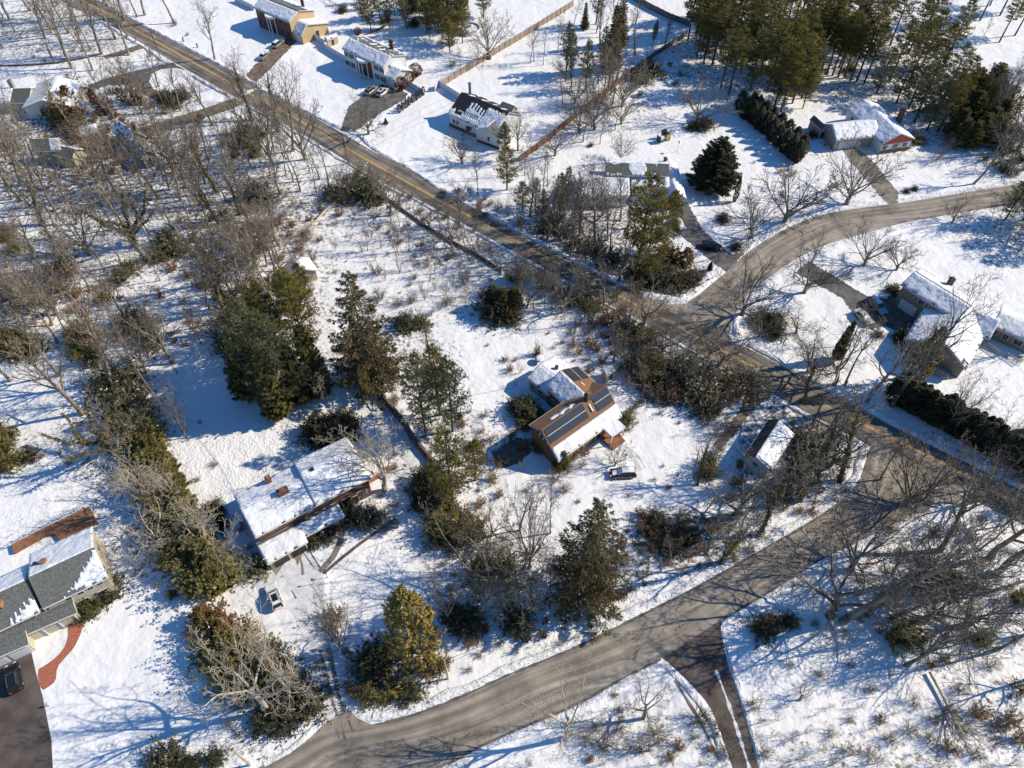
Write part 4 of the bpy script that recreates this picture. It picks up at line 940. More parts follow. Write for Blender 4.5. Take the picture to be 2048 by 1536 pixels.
def leaf(mb, c, d, rr, s_):
    """small leaf-shaped face, roughly facing d"""
    d = (d+rvec(rr)*.7).normalized(); a = d.cross(rvec(rr)).normalized(); b = d.cross(a); s1 = s_*rr.uniform(.6,1.3)
    mb.add([c-a*s1*.5, c+b*s1*.38, c+a*s1*.5, c-b*s1*.38], ((0,1,2,3),))
def needle(mb, c, d, ln, wd, rr):
    a = d.cross(rvec(rr)).normalized(); mb.add([c-a*wd, c+a*wd, c+d*ln], ((0,1,2),))

FOREST = dict(h=18, trunk=.92, r=.36, rmin=.020, trunk_lv=1, lv=[
    dict(seg=10, wander=.11, up=.05, n=7, kids=11, t0=.36, ang=(26,54), ratio=(.30,.46), fall=.35, taper=.18, rr=.68),
    dict(seg=7, wander=.25, up=.12, n=5, kids=6, t0=.2, ang=(28,58), ratio=(.40,.60), taper=.25, rr=.66),
    dict(seg=5, wander=.30, up=.06, n=3, kids=4, t0=.15, ang=(25,55), ratio=(.42,.62), taper=.35, rr=.62),
    dict(seg=3, wander=.25, up=.04, n=3, kids=2, t0=.3, ang=(20,50), ratio=(.4,.6), taper=.6, rr=.8),
    dict(seg=2, wander=.2, n=3, taper=.7)])
def var(P, **k):
    import copy
    q = copy.deepcopy(P)
    for a, b in k.items():
        if a == 'lvs':
            for i, dct in b.items(): q['lv'][i].update(dct)
        else: q[a] = b
    return q
SLIM = var(FOREST, r=.19, h=16, lvs={0: dict(kids=10, t0=.42, ratio=(.2,.34), wander=.12), 1: dict(kids=5)})
VASE = dict(h=13, trunk=.22, r=.34, rmin=.020, trunk_lv=1, lv=[
    dict(seg=4, wander=.05, n=7, kids=9, t0=.45, ang=(18,62), ratio=(2.4,3.2), fall=.0, taper=.75, rr=.5),
    dict(seg=9, wander=.16, up=.03, n=5, kids=9, t0=.2, ang=(22,50), ratio=(.32,.5), fall=.5, taper=.15, rr=.55),
    dict(seg=5, wander=.2, up=.03, n=3, kids=6, t0=.15, ang=(20,45), ratio=(.36,.55), taper=.3, rr=.65),
    dict(seg=3, wander=.16, up=.03, n=3, kids=3, t0=.2, ang=(18,40), ratio=(.4,.6), taper=.5, rr=.8),
    dict(seg=2, wander=.15, n=3, taper=.7)])
OAK = dict(h=15, trunk=.30, r=.33, rmin=.014, trunk_lv=1, lv=[
    dict(seg=5, wander=.12, n=8, kids=7, t0=.5, ang=(30,70), ratio=(1.4,2.1), fall=.1, taper=.7, rr=.55),
    dict(seg=9, wander=.30, up=.04, n=6, kids=9, t0=.2, ang=(30,70), ratio=(.3,.5), fall=.4, taper=.1, rr=.5),
    dict(seg=6, wander=.40, up=.03, n=4, kids=6, t0=.15, ang=(30,65), ratio=(.34,.52), taper=.3, rr=.6),
    dict(seg=4, wander=.38, n=3, kids=4, t0=.15, ang=(25,60), ratio=(.38,.6), taper=.5, rr=.7),
    dict(seg=2, wander=.3, n=3, taper=.7)])
SAPL = dict(h=6, trunk=.8, r=.05, rmin=.012, stems=5, spread=.22, trunk_lv=0, lv=[
    dict(seg=6, wander=.10, up=.03, n=4, kids=9, t0=.25, ang=(25,50), ratio=(.2,.38), taper=.2, rr=.6),
    dict(seg=3, wander=.15, up=.05, n=3, kids=5, t0=.2, ang=(25,50), ratio=(.35,.6), taper=.5, rr=.7),
    dict(seg=2, wander=.2, n=3, taper=.7)])
BUSH = dict(h=2.6, trunk=.75, r=.035, rmin=.010, stems=11, spread=.75, trunk_lv=0, lv=[
    dict(seg=4, wander=.18, up=.04, n=3, kids=8, t0=.12, ang=(25,60), ratio=(.3,.55), taper=.4, rr=.7),
    dict(seg=3, wander=.25, up=.04, n=3, kids=5, t0=.1, ang=(25,60), ratio=(.4,.7), taper=.6, rr=.8),
    dict(seg=2, wander=.25, n=3, taper=.8)])

def tuft(mb, c, d, rr, ln, n, wd=.05, spread=.75):
    for _ in range(n):
        v = (d+rvec(rr)*spread).normalized(); needle(mb, c, v, ln*rr.uniform(.7,1.2), wd, rr)
def white_pine(name, seed, h=18, R_=4.6, t0=.22, m='pine', bark='bark_dark', dens=1.0, flat=.0, ln=.55):
    """whorled limbs sweeping up, needle plumes towards the limb ends, sky showing between layers"""
    rr = random.Random(seed); root = empty(name, (0,0,0), '', 'tree'); T, C = MB(), MB()
    tx, ty = rr.uniform(-.4,.4), rr.uniform(-.4,.4); line = [Vector((tx*math.sin(3*z/h), ty*math.sin(2.5*z/h), z)) for z in [h*i/10 for i in range(11)]]
    line[0].z = -.6; T.tube(line, [h*.017*(1-.9*i/10)+.02 for i in range(11)], 7)
    z = h*t0
    while z < h*.98:
        f = (z/h-t0)/(1-t0); prof = (math.sin(min(1, f*1.5+.28)*math.pi/2))*(1-f**2.2)*1.0+.10
        nb_ = rr.randint(3, 5) if f < .85 else 4; ph = rr.uniform(0, 6.28)
        i = min(9, int(z/h*10)); base_ = line[i].lerp(line[i+1], z/h*10-i)
        for k in range(nb_):
            a = ph+k*6.28/nb_+rr.uniform(-.4,.4); L_ = R_*prof*rr.uniform(.55,1.12); rise = rr.uniform(.05,.30)+.5*f
            pts = [base_]; n = 5; d = Vector((math.cos(a), math.sin(a), rise*.4)).normalized()
            for j in range(n):
                d = (d+rvec(rr)*.12+Vector((0,0,.04+flat))).normalized(); pts.append(pts[-1]+d*(L_/n))
            T.tube(pts, [.02+.022*L_*(1-j/n) for j in range(n+1)], 4, cap=False)
            side = Vector((-math.sin(a), math.cos(a), 0)); m_ = int((6+L_*5.5)*dens)
            for q in range(m_):
                t = (.22 if L_ > 1.5 else 0)+(.78 if L_ > 1.5 else 1)*rr.random()**.75; x = t*n; j = min(int(x), n-1); c = pts[j].lerp(pts[j+1], x-j)
                off = side*rr.gauss(0, .26*L_*(1.1-abs(t-.65)))*.75+Vector((0,0,rr.uniform(-.08,.28)))
                tuft(C, c+off, (Vector((math.cos(a),math.sin(a),.55))+off*.4).normalized(), rr, ln, 8, .05)
        z += h*rr.uniform(.032,.055)
    tuft(C, line[-1], UP, rr, .8, 14)
    T.build('trunk', bark, root, smooth=True); C.build('crown', m, root); return root
def spruce(name, seed, h=17, R_=5, m='spruce', droop=.12, t0=.05, dens=1.0, nbr=7, power=.9, step=1.0):
    """conical tree: star-like tiers of drooping boughs with hanging sprays"""
    rr = random.Random(seed); root = empty(name, (0,0,0), '', 'tree'); T, C = MB(), MB()
    T.tube([(0,0,-.6),(0,0,h*.5),(0,0,h)], [h*.018, h*.011, .03], 7); z = h*t0
    while z < h*.985:
        f = z/h; L0 = R_*(1-f)**power+.18; nb_ = max(4, int(nbr*(1-f)+3)); ph = rr.uniform(0, 6.28)
        for k in range(nb_):
            a = ph+k*6.28/nb_+rr.uniform(-.25,.25); L_ = L0*rr.uniform(.7,1.15); n = 5; pts = [Vector((0,0,z))]; d = Vector((math.cos(a), math.sin(a), .12-droop)).normalized()
            for j in range(n):
                d = (d+Vector((0,0,-droop*.35+.09*j*.5))+rvec(rr)*.06).normalized(); pts.append(pts[-1]+d*(L_/n))
            T.tube(pts, [.015+.014*L_*(1-j/n) for j in range(n+1)], 3, cap=False)
            side = Vector((-math.sin(a), math.cos(a), 0)); out = Vector((math.cos(a), math.sin(a), 0)); m_ = int((7+L_*13)*dens)
            for q in range(m_):
                t = rr.random()**.7; x = t*n; j = min(int(x), n-1); c = pts[j].lerp(pts[j+1], x-j); wdt = .24*L_*(1.15-t)
                sg = rr.choice((-1,1)); off = side*sg*rr.random()*wdt
                v = (out*.8+side*sg*.55+Vector((0,0,-.35))).normalized()
                for _ in range(3): needle(C, c+off+rvec(rr)*.06, (v+rvec(rr)*.35).normalized(), rr.uniform(.35,.65), .07, rr)
        z += h*rr.uniform(.022,.038)*step
    T.build('trunk', 'bark_dark', root, smooth=True); C.build('crown', m, root); return root
def dense(name, seed, sx, sy, sz, m, z0=.1, n=5200, ls=.32, lump=.28, shape='dome', snow=0, stem=True, up=.0, inner=.25, loose=1.0):
    """close-leaved evergreen: sprigs of leaf faces standing out of a lumpy crown"""
    rr = random.Random(seed); root = empty(name, (0,0,0), '', 'shrub'); C, S = MB(), MB()
    sd_ = Vector((seed*3.1, seed*1.7, 0)); per = 14
    for _ in range(int(n/per)):
        v = rvec(rr)
        if shape == 'dome' and v.z < -.2: v.z = -v.z
        k = 1+lump*noise.noise(v*2.3+sd_)*1.8+lump*.5*noise.noise(v*6+sd_)
        rad = k*(1-inner*rr.random()**1.3)*(1+loose*.22*rr.random()**2)
        if shape == 'cone' or shape == 'column':
            zz = rr.random(); a = rr.uniform(0, 6.28); w_ = min(1, (1-zz)*2.2)**.6*min(1, .55+zz*2); kk = 1+lump*noise.noise(Vector((math.cos(a)*2, math.sin(a)*2, zz*5))+sd_)*1.5
            w_ *= kk*(1-inner*.6*rr.random()); p = Vector((math.cos(a)*w_*sx, math.sin(a)*w_*sy, z0+zz*sz)); v = Vector((math.cos(a), math.sin(a), .5)).normalized()
        else: p = Vector((v.x*sx*rad, v.y*sy*rad, z0+max(-.1, v.z*rad+(0 if shape == 'dome' else 1))*sz*(1 if shape == 'dome' else .5)))
        ax = (v+rvec(rr)*.45+UP*.25).normalized(); ln = (.35+.75*rr.random())*loose*min(sx, 2.2)*.42+.12
        sn = snow and v.z > .3 and rr.random() < snow*.35
        for q in range(per):
            t = rr.random(); c = p+ax*(ln*(t-.6))+rvec(rr)*(.05+.20*(1-t)*ln)
            if sn and t > .3 and rr.random() < .5: leaf(S, c+UP*.05, UP, rr, ls*.9)
            else: leaf(C, c, (ax*.5+UP*.6).normalized(), rr, ls*rr.uniform(.6,1.1))
    if stem:
        T = MB()
        for k in range(5 if shape != 'column' else 1):
            a = k*1.26; T.tube([(0,0,-.3), (math.cos(a)*sx*.35, math.sin(a)*sy*.35, sz*.4), (math.cos(a)*sx*.6, math.sin(a)*sy*.6, sz*.75)] if shape != 'column' else [(0,0,-.3),(0,0,sz*.8)], [.09,.06,.02] if shape != 'column' else [.1,.03], 4)
        T.build('stem', 'bark_dark', root)
    C.build('foliage', m, root)
    if S.f: S.build('foliage_snow', 'leaf_snow', root)
    return root
def shrub(name, seed, P, m, leafm=None, nl=0):
    rr = random.Random(seed); root = empty(name, (0,0,0), '', 'shrub'); T, C = MB(), MB()
    for k in range(P['stems']):
        a = k*6.28/P['stems']+rr.uniform(-.5,.5); sp_ = P['spread']*rr.uniform(.2,1.1); d = Vector((math.cos(a)*sp_, math.sin(a)*sp_, 1)).normalized()
        grow(rr, (T, C), Vector((math.cos(a)*.15, math.sin(a)*.15, -.2)), d, P['h']*P['trunk']*rr.uniform(.8,1.2), P['r'], 0, dict(P))
    T.build('stem', m, root); C.build('twigs', m, root)
    if nl:
        F = MB(); src = C.v
        for _ in range(nl): leaf(F, Vector(rr.choice(src)), UP, rr, .16)
        F.build('foliage', leafm, root)
    return root
PROTO = {}
def proto(key, objs): PROTO[key] = [(o, hh) for o, hh in objs]
# (prototype, its own height) per kind; trees are scaled from these
proto('F', [(deciduous('bare_tree', 10+i, FOREST, 'bark_grey' if i != 1 else 'bark_tan', 'twig'), 18) for i in range(4)])
proto('T', [(deciduous('bare_tree', 30+i, FOREST, 'bark_tan', 'twig_brown'), 18) for i in range(2)])
proto('FI', [(deciduous('ivy_clad_tree', 40+i, FOREST, 'bark_dark', 'twig', ivy=1), 18) for i in range(2)])
proto('L', [(deciduous('slim_tree', 50+i, SLIM, 'bark_grey', 'twig'), 16) for i in range(3)])
proto('V', [(deciduous('bare_tree', 60+i, VASE, 'bark_grey', 'twig'), 12) for i in range(4)])
proto('O', [(deciduous('oak_tree', 70+i, OAK, 'bark_grey', 'twig'), 14) for i in range(3)])
proto('OP', [(deciduous('pale_oak_tree', 80+i, OAK, 'bark_pale', 'twig_pale'), 14) for i in range(2)])
proto('OI', [(deciduous('ivy_clad_tree', 90, OAK, 'bark_dark', 'twig', ivy=2), 14)])
proto('A', [(deciduous('sapling', 100+i, SAPL, 'bark_grey', 'twig'), 6) for i in range(3)])
proto('P', [(white_pine('pine_tree', 110+i, m='pine', R_=5.4, dens=1.25), 18) for i in range(3)])
proto('PB', [(white_pine('pine_tree', 120+i, m='pine_blue', dens=1.0, R_=5.4, t0=.16), 18) for i in range(2)])
proto('PT', [(white_pine('tall_pine_tree', 130+i, h=22, R_=5.0, t0=.42, dens=1.5), 22) for i in range(3)])
proto('PS', [(white_pine('slim_pine_tree', 140+i, h=14, R_=2.6, t0=.25, dens=.7, m='pine_blue'), 14) for i in range(2)])
proto('S', [(spruce('spruce_tree', 150, R_=8.8, power=.7, dens=.9, nbr=7, step=1.35), 17), (spruce('spruce_tree', 151, R_=8.8, power=.6, dens=.85, nbr=7, step=1.3), 17)])
proto('SS', [(spruce('slim_spruce_tree', 152, h=14, R_=2.5, m='spruce', dens=.7), 14)])
proto('SD', [(spruce('dark_fir_tree', 153, h=13, R_=6.2, m='yew', dens=1.5, nbr=11, power=.62, droop=.04), 13)])
proto('C', [(spruce('cedar_tree', 160+i, h=10, R_=3.4, m='cedar', dens=1.6, nbr=9, power=.55, droop=-.02), 10) for i in range(2)])
proto('GC', [(dense('golden_cypress', 165, 3.0, 3.0, 11, 'gold_cedar', shape='column', n=13000, ls=.34, lump=.6, inner=.5), 11)])
proto('J', [(dense('rusty_juniper', 170, 2.4, 2.4, 4, 'rust_leaf', n=5200, lump=.6, inner=.5), 4), (dense('rusty_juniper', 171, 1.9, 1.9, 6, 'rust_leaf', shape='column', n=5200, lump=.6, inner=.5), 6)])
proto('Y', [(dense('evergreen_shrub', 180+i, 2.2, 2.2, 2.4, 'yew', n=7000, ls=.22, lump=.55, inner=.6), 2.4) for i in range(2)])
proto('H', [(dense('arborvitae', 185+i, 1.5, 1.5, 5.5, 'yew', shape='column', n=11000, ls=.23, lump=.45, inner=.45, loose=.7), 5.5) for i in range(3)])
proto('M', [(dense('rhododendron', 190+i, 2.4, 2.4, 2.6, 'rhodo', n=6000, ls=.22, lump=.7, snow=.16, inner=.75), 2.6) for i in range(3)])
proto('E', [(dense('evergreen_shrub', 195+i, 2.4, 2.4, 3.4, 'cedar', n=9000, ls=.22, lump=.75, inner=.75, snow=.05), 3.4) for i in range(3)])
proto('B', [(shrub('bare_shrub', 200+i, BUSH, 'twig'), 2.6) for i in range(3)])
proto('BR', [(shrub('brown_shrub', 210+i, BUSH, 'twig_brown', 'leaf_brown', 700), 2.6) for i in range(3)])
proto('K', [(dense('cone_shrub', 220, .55, .55, 2.4, 'yew', shape='column', n=1100, ls=.2, lump=.15, loose=.25), 2.4)])
proto('RB', [(dense('round_rusty_shrub', 222, 2.0, 2.0, 3.6, 'rust_bush', shape='ball', n=6000, ls=.24, lump=.08, inner=.15, loose=.25), 3.6)])
KIND = {'F':('bare grey tree','tree'), 'T':('bare tan-barked tree','tree'), 'FI':('ivy-clad bare tree','tree'), 'L':('slim bare tree','tree'), 'V':('spreading bare tree','tree'), 'O':('crooked bare oak','tree'),
        'OP':('pale-limbed oak','tree'), 'OI':('oak wrapped in green ivy','tree'), 'A':('clump of bare saplings','sapling'), 'P':('white pine','tree'), 'PB':('blue-green pine','tree'), 'PT':('tall straight pine','tree'),
        'PS':('slim open pine','tree'), 'S':('drooping olive spruce','tree'), 'SS':('slim spruce','tree'), 'SD':('broad dark fir','tree'), 'C':('olive cedar','tree'), 'GC':('golden cypress','tree'), 'J':('rust-coloured juniper','shrub'),
        'Y':('dark evergreen shrub','shrub'), 'H':('dark arborvitae','shrub'), 'M':('snow-flecked rhododendron','shrub'), 'E':('olive evergreen shrub','shrub'), 'B':('bare twiggy shrub','shrub'), 'BR':('brown twiggy shrub','shrub'),
        'K':('small cone-shaped evergreen','shrub'), 'RB':('round rusty shrub','shrub')}
USED = set(); TREES = []
def tree(kind, px, py, h, w_=None, label=None, lean=None):
    """h: int = photo row of the top, float = metres"""
    b = G(px, py); hh = height_to(px, py, h) if isinstance(h, int) else h
    TREES.append((kind, px, py, hh, w_, label, lean, b))
ANCH = [(30,60,'at the top left corner'),(130,110,'near the leafy lane at top left'),(215,95,'by the strip drive at top left'),(340,40,'beside the main road at its far end'),(345,165,'on the circular drive island'),(180,190,'in the shrubbery behind the glazed house'),(280,200,'inside the circular drive'),
  (80,250,'between the two left-hand houses'),(110,330,'around the snow-patched woodland house'),(265,290,'around the grey-roofed woodland house'),(20,380,'in the far left woods'),(70,480,'in the left woods by the thick leaning trunk'),(160,430,'in the woods below the woodland house'),(180,520,'in the left woods above the brown thicket'),
  (270,440,'around the big ivy-covered oak'),(290,530,'in the woods under the ivy oak'),(370,330,'in the upper middle of the woods'),(370,440,'in the heart of the woods'),(450,270,'beside the leafy back lane'),(470,400,'in the woods left of the fallen tree'),(420,500,'in the thicket above the rail fence'),
  (560,190,'beside the road opposite the tan colonial'),(570,310,'on the road verge opposite the white colonial'),(640,390,'above the fallen white tree'),(560,450,'beside the fallen white tree'),(530,540,'above the small snowy shed'),(640,510,'between the small shed and the fallen tree'),(730,370,'in the holly thicket beside the road'),(760,450,'in the clearing below the road'),
  (850,420,'along the road wall'),(960,500,'at the lower end of the road wall'),(820,560,'in the sapling meadow'),(900,600,'in the snowy clearing left of the junipers'),(50,580,'in the brown thicket at the left edge'),(140,600,'around the brown thicket on the left'),(60,700,'by the left edge below the thicket'),(200,720,'near the tall straight trunk on the left'),(320,640,'at the low rail fence'),(300,770,'in the hedge belt left of the trampled field'),
  (160,850,'near the ivy-limbed tree on the left'),(30,900,'at the left edge above the terrace'),(260,930,'in the upper part of the olive hedge belt'),(360,880,'on the left of the trampled field'),(330,1040,'in the middle of the olive hedge belt'),(430,1120,'at the lower end of the olive hedge belt'),(440,600,'between rail fence and pine grove'),
  (540,640,'in the upper pine grove'),(560,770,'in the lower pine grove'),(650,700,'between pine grove and spruce'),(745,700,'around the great drooping spruce'),(670,840,'at the dome hedge by the field'),(790,820,'along the packed path'),(870,700,'beside the ivy-covered snag'),(860,850,'at the blue-green pines'),(760,960,'at the right end of the long house'),
  (900,960,'below the packed path'),(930,1060,'left of the lone bare tree'),(840,1010,'right of the long house'),(640,1040,'in front of the long house'),(450,1040,'at the left gable of the long house'),(520,1150,'beside the garage of the long house'),(1010,780,'in the garden left of the solar-panelled house'),(1060,690,'in the garden above the solar-panelled house'),(990,900,'between pines and solar-panelled house'),(1070,830,'against the solar-panelled house'),(1130,910,'in front of the solar-panelled house'),
  (1240,840,'at the right end of the solar-panelled house'),(1190,690,'in the roadside hedge above the cream shed'),(1110,600,'where the roadside hedge begins'),(1260,660,'in the upper roadside hedge'),(1340,730,'in the middle of the roadside hedge'),(1440,780,'at the lower end of the roadside hedge'),(1010,600,'by the rusty juniper clump'),(1390,900,'on the lawn left of the white garage'),(1480,900,'just left of the white garage'),
  (1480,1010,'below the white garage'),(1600,820,'above the white garage'),(1640,900,'between white garage and main road'),(1620,980,'on the snowy corner below the garage'),(1180,1100,'around the big olive fir'),(1060,1080,'around the lone bare tree'),(1000,1180,'above the side road'),(1300,1060,'in the thicket right of the olive fir'),(1400,1090,'on the bank of the side road'),(1100,1220,'on the verge below the olive fir'),
  (900,1230,'right of the golden cypress'),(830,1250,'at the golden cypress'),(740,1360,'beside the mouth of the snowy driveway'),(690,1230,'right of the snowy driveway'),(560,1300,'left of the snowy driveway'),(430,1250,'by the rusty junipers at bottom left'),(480,1420,'in the dark mass under the pale oak'),(360,1510,'on the bottom verge'),(200,1210,'against the cream house'),(290,1330,'on the lawn of the cream house'),
  (1130,1460,'below the side road, bottom centre'),(1290,1430,'beside the lane mouth'),(1360,1500,'between side road and lane'),(1240,1520,'at the bottom edge left of the lane'),(1530,1250,'right of the lane mouth'),(1660,1220,'at the left of the lower right woods'),(1780,1220,'in the middle of the lower right woods'),(1900,1120,'in the upper part of the lower right woods'),(2000,1080,'at the right edge below the junction'),(1980,1250,'at the right edge of the lower woods'),(1800,1320,'around the sloping trunks at lower right'),
  (1950,1400,'by the fallen logs at lower right'),(1600,1350,'on the snow right of the lane'),(1640,1480,'at the bottom edge right of the lane'),(1800,1480,'at the bottom edge, lower right'),(1980,1500,'in the bottom right corner'),
  (770,50,'in the pine clump behind the white colonial'),(880,70,'in the pine grove behind the white colonial'),(900,140,'below the pine grove'),(985,90,'beside the round pool'),(700,20,'behind the tan shed'),(655,130,'at the fence between the colonials'),(825,165,'at the right end of the white colonial'),(830,220,'along the edge of the white colonial drive'),(740,240,'on the lawn by the colonial drive'),(925,300,'on the lawn of the black-roofed cape'),(1020,330,'at the right of the cape house'),
  (1050,420,'on the roadside bank below the cape'),(1140,160,'in the snowfield beyond the rust fence'),(1190,230,'along the rust-coloured fence'),(1230,80,'in the far snowfield'),(1280,170,'at the upper end of the rust fence'),(1330,70,'near the far grey fence'),(1390,230,'on the lawn behind the split house'),(1440,140,'at the left edge of the tall pine wood'),(1180,290,'on the lawn above the split house'),(1240,300,'behind the split house roof'),(1130,370,'left of the split house'),(1180,450,'in front of the split house'),
  (1290,470,'by the yellow-green pine'),(1345,540,'on the corner below the split house drive'),(1430,330,'beside the split house garage'),(1470,410,'on the lawn right of the split house'),(1530,250,'in the dark hedge left of the ranch house'),(1530,450,'on the lawn above the curved road'),(1590,410,'between hedge and curved road'),(1590,100,'in the tall pine wall'),(1680,130,'in the row of straight trunks'),(1790,180,'behind the red-gabled ranch'),(1860,240,'right of the red-gabled ranch'),
  (1930,60,'at the top right behind the snowy house'),(1990,60,'in the dark top right corner'),(1930,260,'at the cedars right of the ranch'),(2010,250,'at the right edge above the curved road'),(1700,390,'by the ranch driveway'),(1800,385,'at the foot of the ranch driveway'),(1950,370,'on the far bank of the curved road'),(1900,450,'below the curved road at right'),(2010,460,'in the tree row at the right edge'),(1740,520,'on the lawn above the taupe house drive'),(1600,570,'at the start of the taupe house drive'),
  (1490,600,'at the bend of the curved road'),(1540,640,'on the lawn by the big junction'),(1640,720,'on the main road verge, right side'),(1660,650,'on the lawn left of the taupe house'),(1770,670,'in front of the taupe house'),(1800,790,'at the left end of the tall hedge'),(1900,830,'in the tall dark hedge on the right'),(2000,880,'at the right end of the tall hedge'),(1860,990,'on the main road corner, lower right'),(1450,500,'beside the black saloon')]
HLAB = [(6,'low'),(11,'mid-height'),(99,'tall')]
ORD = 'first second third fourth fifth sixth seventh eighth ninth tenth eleventh twelfth thirteenth fourteenth fifteenth sixteenth seventeenth eighteenth nineteenth twentieth'.split()+['twenty-'+q for q in 'first second third fourth fifth sixth seventh eighth ninth'.split()]+['thirtieth']
def fill(kinds, cx, cy, rx, ry, n, h0, h1, seed, gap=2.2):
    """further trees of a wood: scattered inside an oval, clear of pavements, houses and each other"""
    rr = random.Random(seed); done = tries = 0
    while done < n and tries < n*40:
        tries += 1; a = rr.uniform(0, 6.283); r = math.sqrt(rr.random()); px, py = cx+rx*r*math.cos(a), cy+ry*r*math.sin(a); b = G(px, py)
        if any((b.x-t[7].x)**2+(b.y-t[7].y)**2 < gap*gap for t in TREES): continue
        if any((b.x-x)**2+(b.y-y)**2 < q*q for x, y, q in RECTS): continue
        if any(inpoly(np.array([b.x]), np.array([b.y]), poly)[0] for poly in PAVED): continue
        tree(rr.choice(kinds), round(px), round(py), rr.uniform(h0, h1)); done += 1
def plant():
    groups = {}
    for T_ in TREES:
        kind, px, py, hh, w_, lab, lean, b = T_
        A = min(ANCH, key=lambda a: (a[0]-px)**2+((a[1]-py)*1.4)**2)
        groups.setdefault((kind, A[2]), []).append(T_)
    cnt = {}
    for (kind, where), lst in groups.items():
        lst.sort(key=lambda t: t[1]); noun, cat = KIND[kind]
        for i, (kd, px, py, hh, w_, lab, lean, b) in enumerate(lst):
            j = cnt.get(kind, 0); cnt[kind] = j+1; pr = PROTO[kind]; rr = random.Random(int(px*13+py*7)); src, ph = pr[j % len(pr)]
            if j < len(pr): o = src; USED.add(src.name)
            else: o = copy_tree(src)
            sc_ = hh/ph; sxy = sc_
            if w_: 
                bb = [Vector(c) for ch in src.children for c in ch.bound_box]; ww = max(v.x for v in bb)-min(v.x for v in bb); sxy = w_/ww
            o.location = (b.x, b.y, gz(b.x, b.y)-.03); o.scale = (sxy*rr.uniform(.94,1.06), sxy*rr.uniform(.94,1.06), sc_)
            o.rotation_euler = (0, 0, rr.uniform(0, 6.28))
            if lean:
                e = Matrix.Rotation(R(lean[1]), 3, Vector((-math.sin(R(lean[0])), math.cos(R(lean[0])), 0))) @ Matrix.Rotation(o.rotation_euler.z, 3, 'Z'); o.rotation_euler = e.to_euler()
            n = len(lst)
            if lab: L_ = lab
            elif n == 1: L_ = noun+' '+where
            elif n == 2: L_ = ('left' if i == 0 else 'right')+' one of two: '+noun+' '+where
            else: L_ = ('leftmost ' if i == 0 else 'rightmost ' if i == n-1 else ORD[min(i,29)]+' from left, ')+noun+' '+where
            o['label'] = L_; o['category'] = cat
            if n > 1: o['group'] = noun+' group '+where
    for key, pr in PROTO.items():
        for o, _ in pr:
            if o.name not in USED or not any(t[0] == key for t in TREES):
                if o.name not in USED:
                    for ch in list(o.children): bpy.data.objects.remove(ch)
                    bpy.data.objects.remove(o)
# ---------------------------------------------------------------- where each tree stands (photo survey: foot column, foot row, top row or metres)
def many(kind, lst, h=None):
    for t in lst:
        if h is not None and len(t) == 2: tree(kind, t[0], t[1], float(h))
        else: tree(kind, *t)
# top left woods
many('F', [(143,135,22.0),(203,107,23.2),(258,110,20.7),(137,65,22.0),(145,40,22.0),(230,77,20.7),(20,40,22.0),(60,20,22.0),(90,75,20.7),(175,30,22.0),(5,95,19.5),(348,45,19.5),(430,118,-5),(185,140,15.9),(250,40,20.7),(290,30,22.0)])
many('L', [(17,148,12.),(108,123,14.),(52,152,8.),(300,100,9.),(280,240,11.),(240,215,11.),(225,250,10.)])
many('T', [(52,350,17.),(67,507,400),(155,447,16.),(72,645,530),(20,300,14.),(10,640,520)])
many('FI', [(83,447,320),(115,512,15.),(293,520,400),(480,427,300),(40,400,14.),(432,383,215),(437,447,330)])
tree('OI', 272, 493, 345, label='big ivy-covered oak with spreading limbs in the woods at left')
many('L', [(168,498,15.9),(107,447,17.1),(327,437,14.6),(383,413,13.4),(372,490,15.9),(387,467,15.9),(340,380,17.1),(310,350,17.1),(360,330,15.9),(400,350,15.9),(300,470,14.6),(345,460,13.4),(210,470,14.6),(190,400,14.6),(230,420,13.4),(130,400,15.9),(410,480,14.6),(455,470,13.4),(450,330,15.9),(500,330,14.6),(475,380,14.6),(510,400,14.6),(535,370,14.6),(530,440,12.2),(420,300,14.6),(265,380,15.9),
   (90,560,13.4),(150,560,13.4),(210,550,12.2),(30,470,14.6),(15,530,15.9),(240,520,13.4),(320,560,12.2),(560,400,13.4),(600,440,11.0),(355,280,13.4),(390,250,13.4),(330,300,14.6),(20,220,13.4),(200,330,14.6),(160,350,14.6)])
many('F', [(425,250,17.1),(315,395,18.3),(250,455,17.1),(360,400,17.1),(215,360,18.3),(110,420,18.3),(490,290,17.1),(20,585,17.1),(470,345,17.1),(550,480,15.9),(500,470,14.6),(180,580,14.6),(40,340,17.1)])
many('A', [(150,145,5.),(180,150,4.),(260,135,4.),(240,160,4.),(345,168,3.),(410,170,4.),(390,190,4.),(470,235,5.),(500,240,5.),(520,260,6.),(545,420,5.),(440,420,5.),(320,520,5.),(250,560,5.),(130,300,5.),(200,290,5.),(290,330,6.),(310,290,5.)])
many('J', [(128,235,6.),(145,215,6.5),(160,245,5.),(190,205,4.),(210,225,4.),(245,200,4.),(275,205,4.),(150,180,4.),(175,190,3.5)])
many('BR', [(225,185,3.),(260,180,3.),(300,215,3.),(330,225,3.),(190,240,3.),(230,235,3.),(210,300,3.5),(240,325,3.5),(200,320,3.5),(225,345,3.),(180,275,3.),(120,580,4.),(140,550,4.),(110,545,4.),(155,590,4.),(95,600,3.5),(60,610,3.),(30,620,3.),(130,530,4.),(10,600,3.),(150,620,3.),(400,240,2.5),(300,275,2.5),(270,345,2.5),(170,300,2.5),(250,165,3.),(285,180,3.),(310,195,2.5),(165,225,3.)])
many('Y', [(130,250,4.),(150,265,3.5),(115,225,4.),(335,200,3.),(365,195,3.),(350,210,3.)])
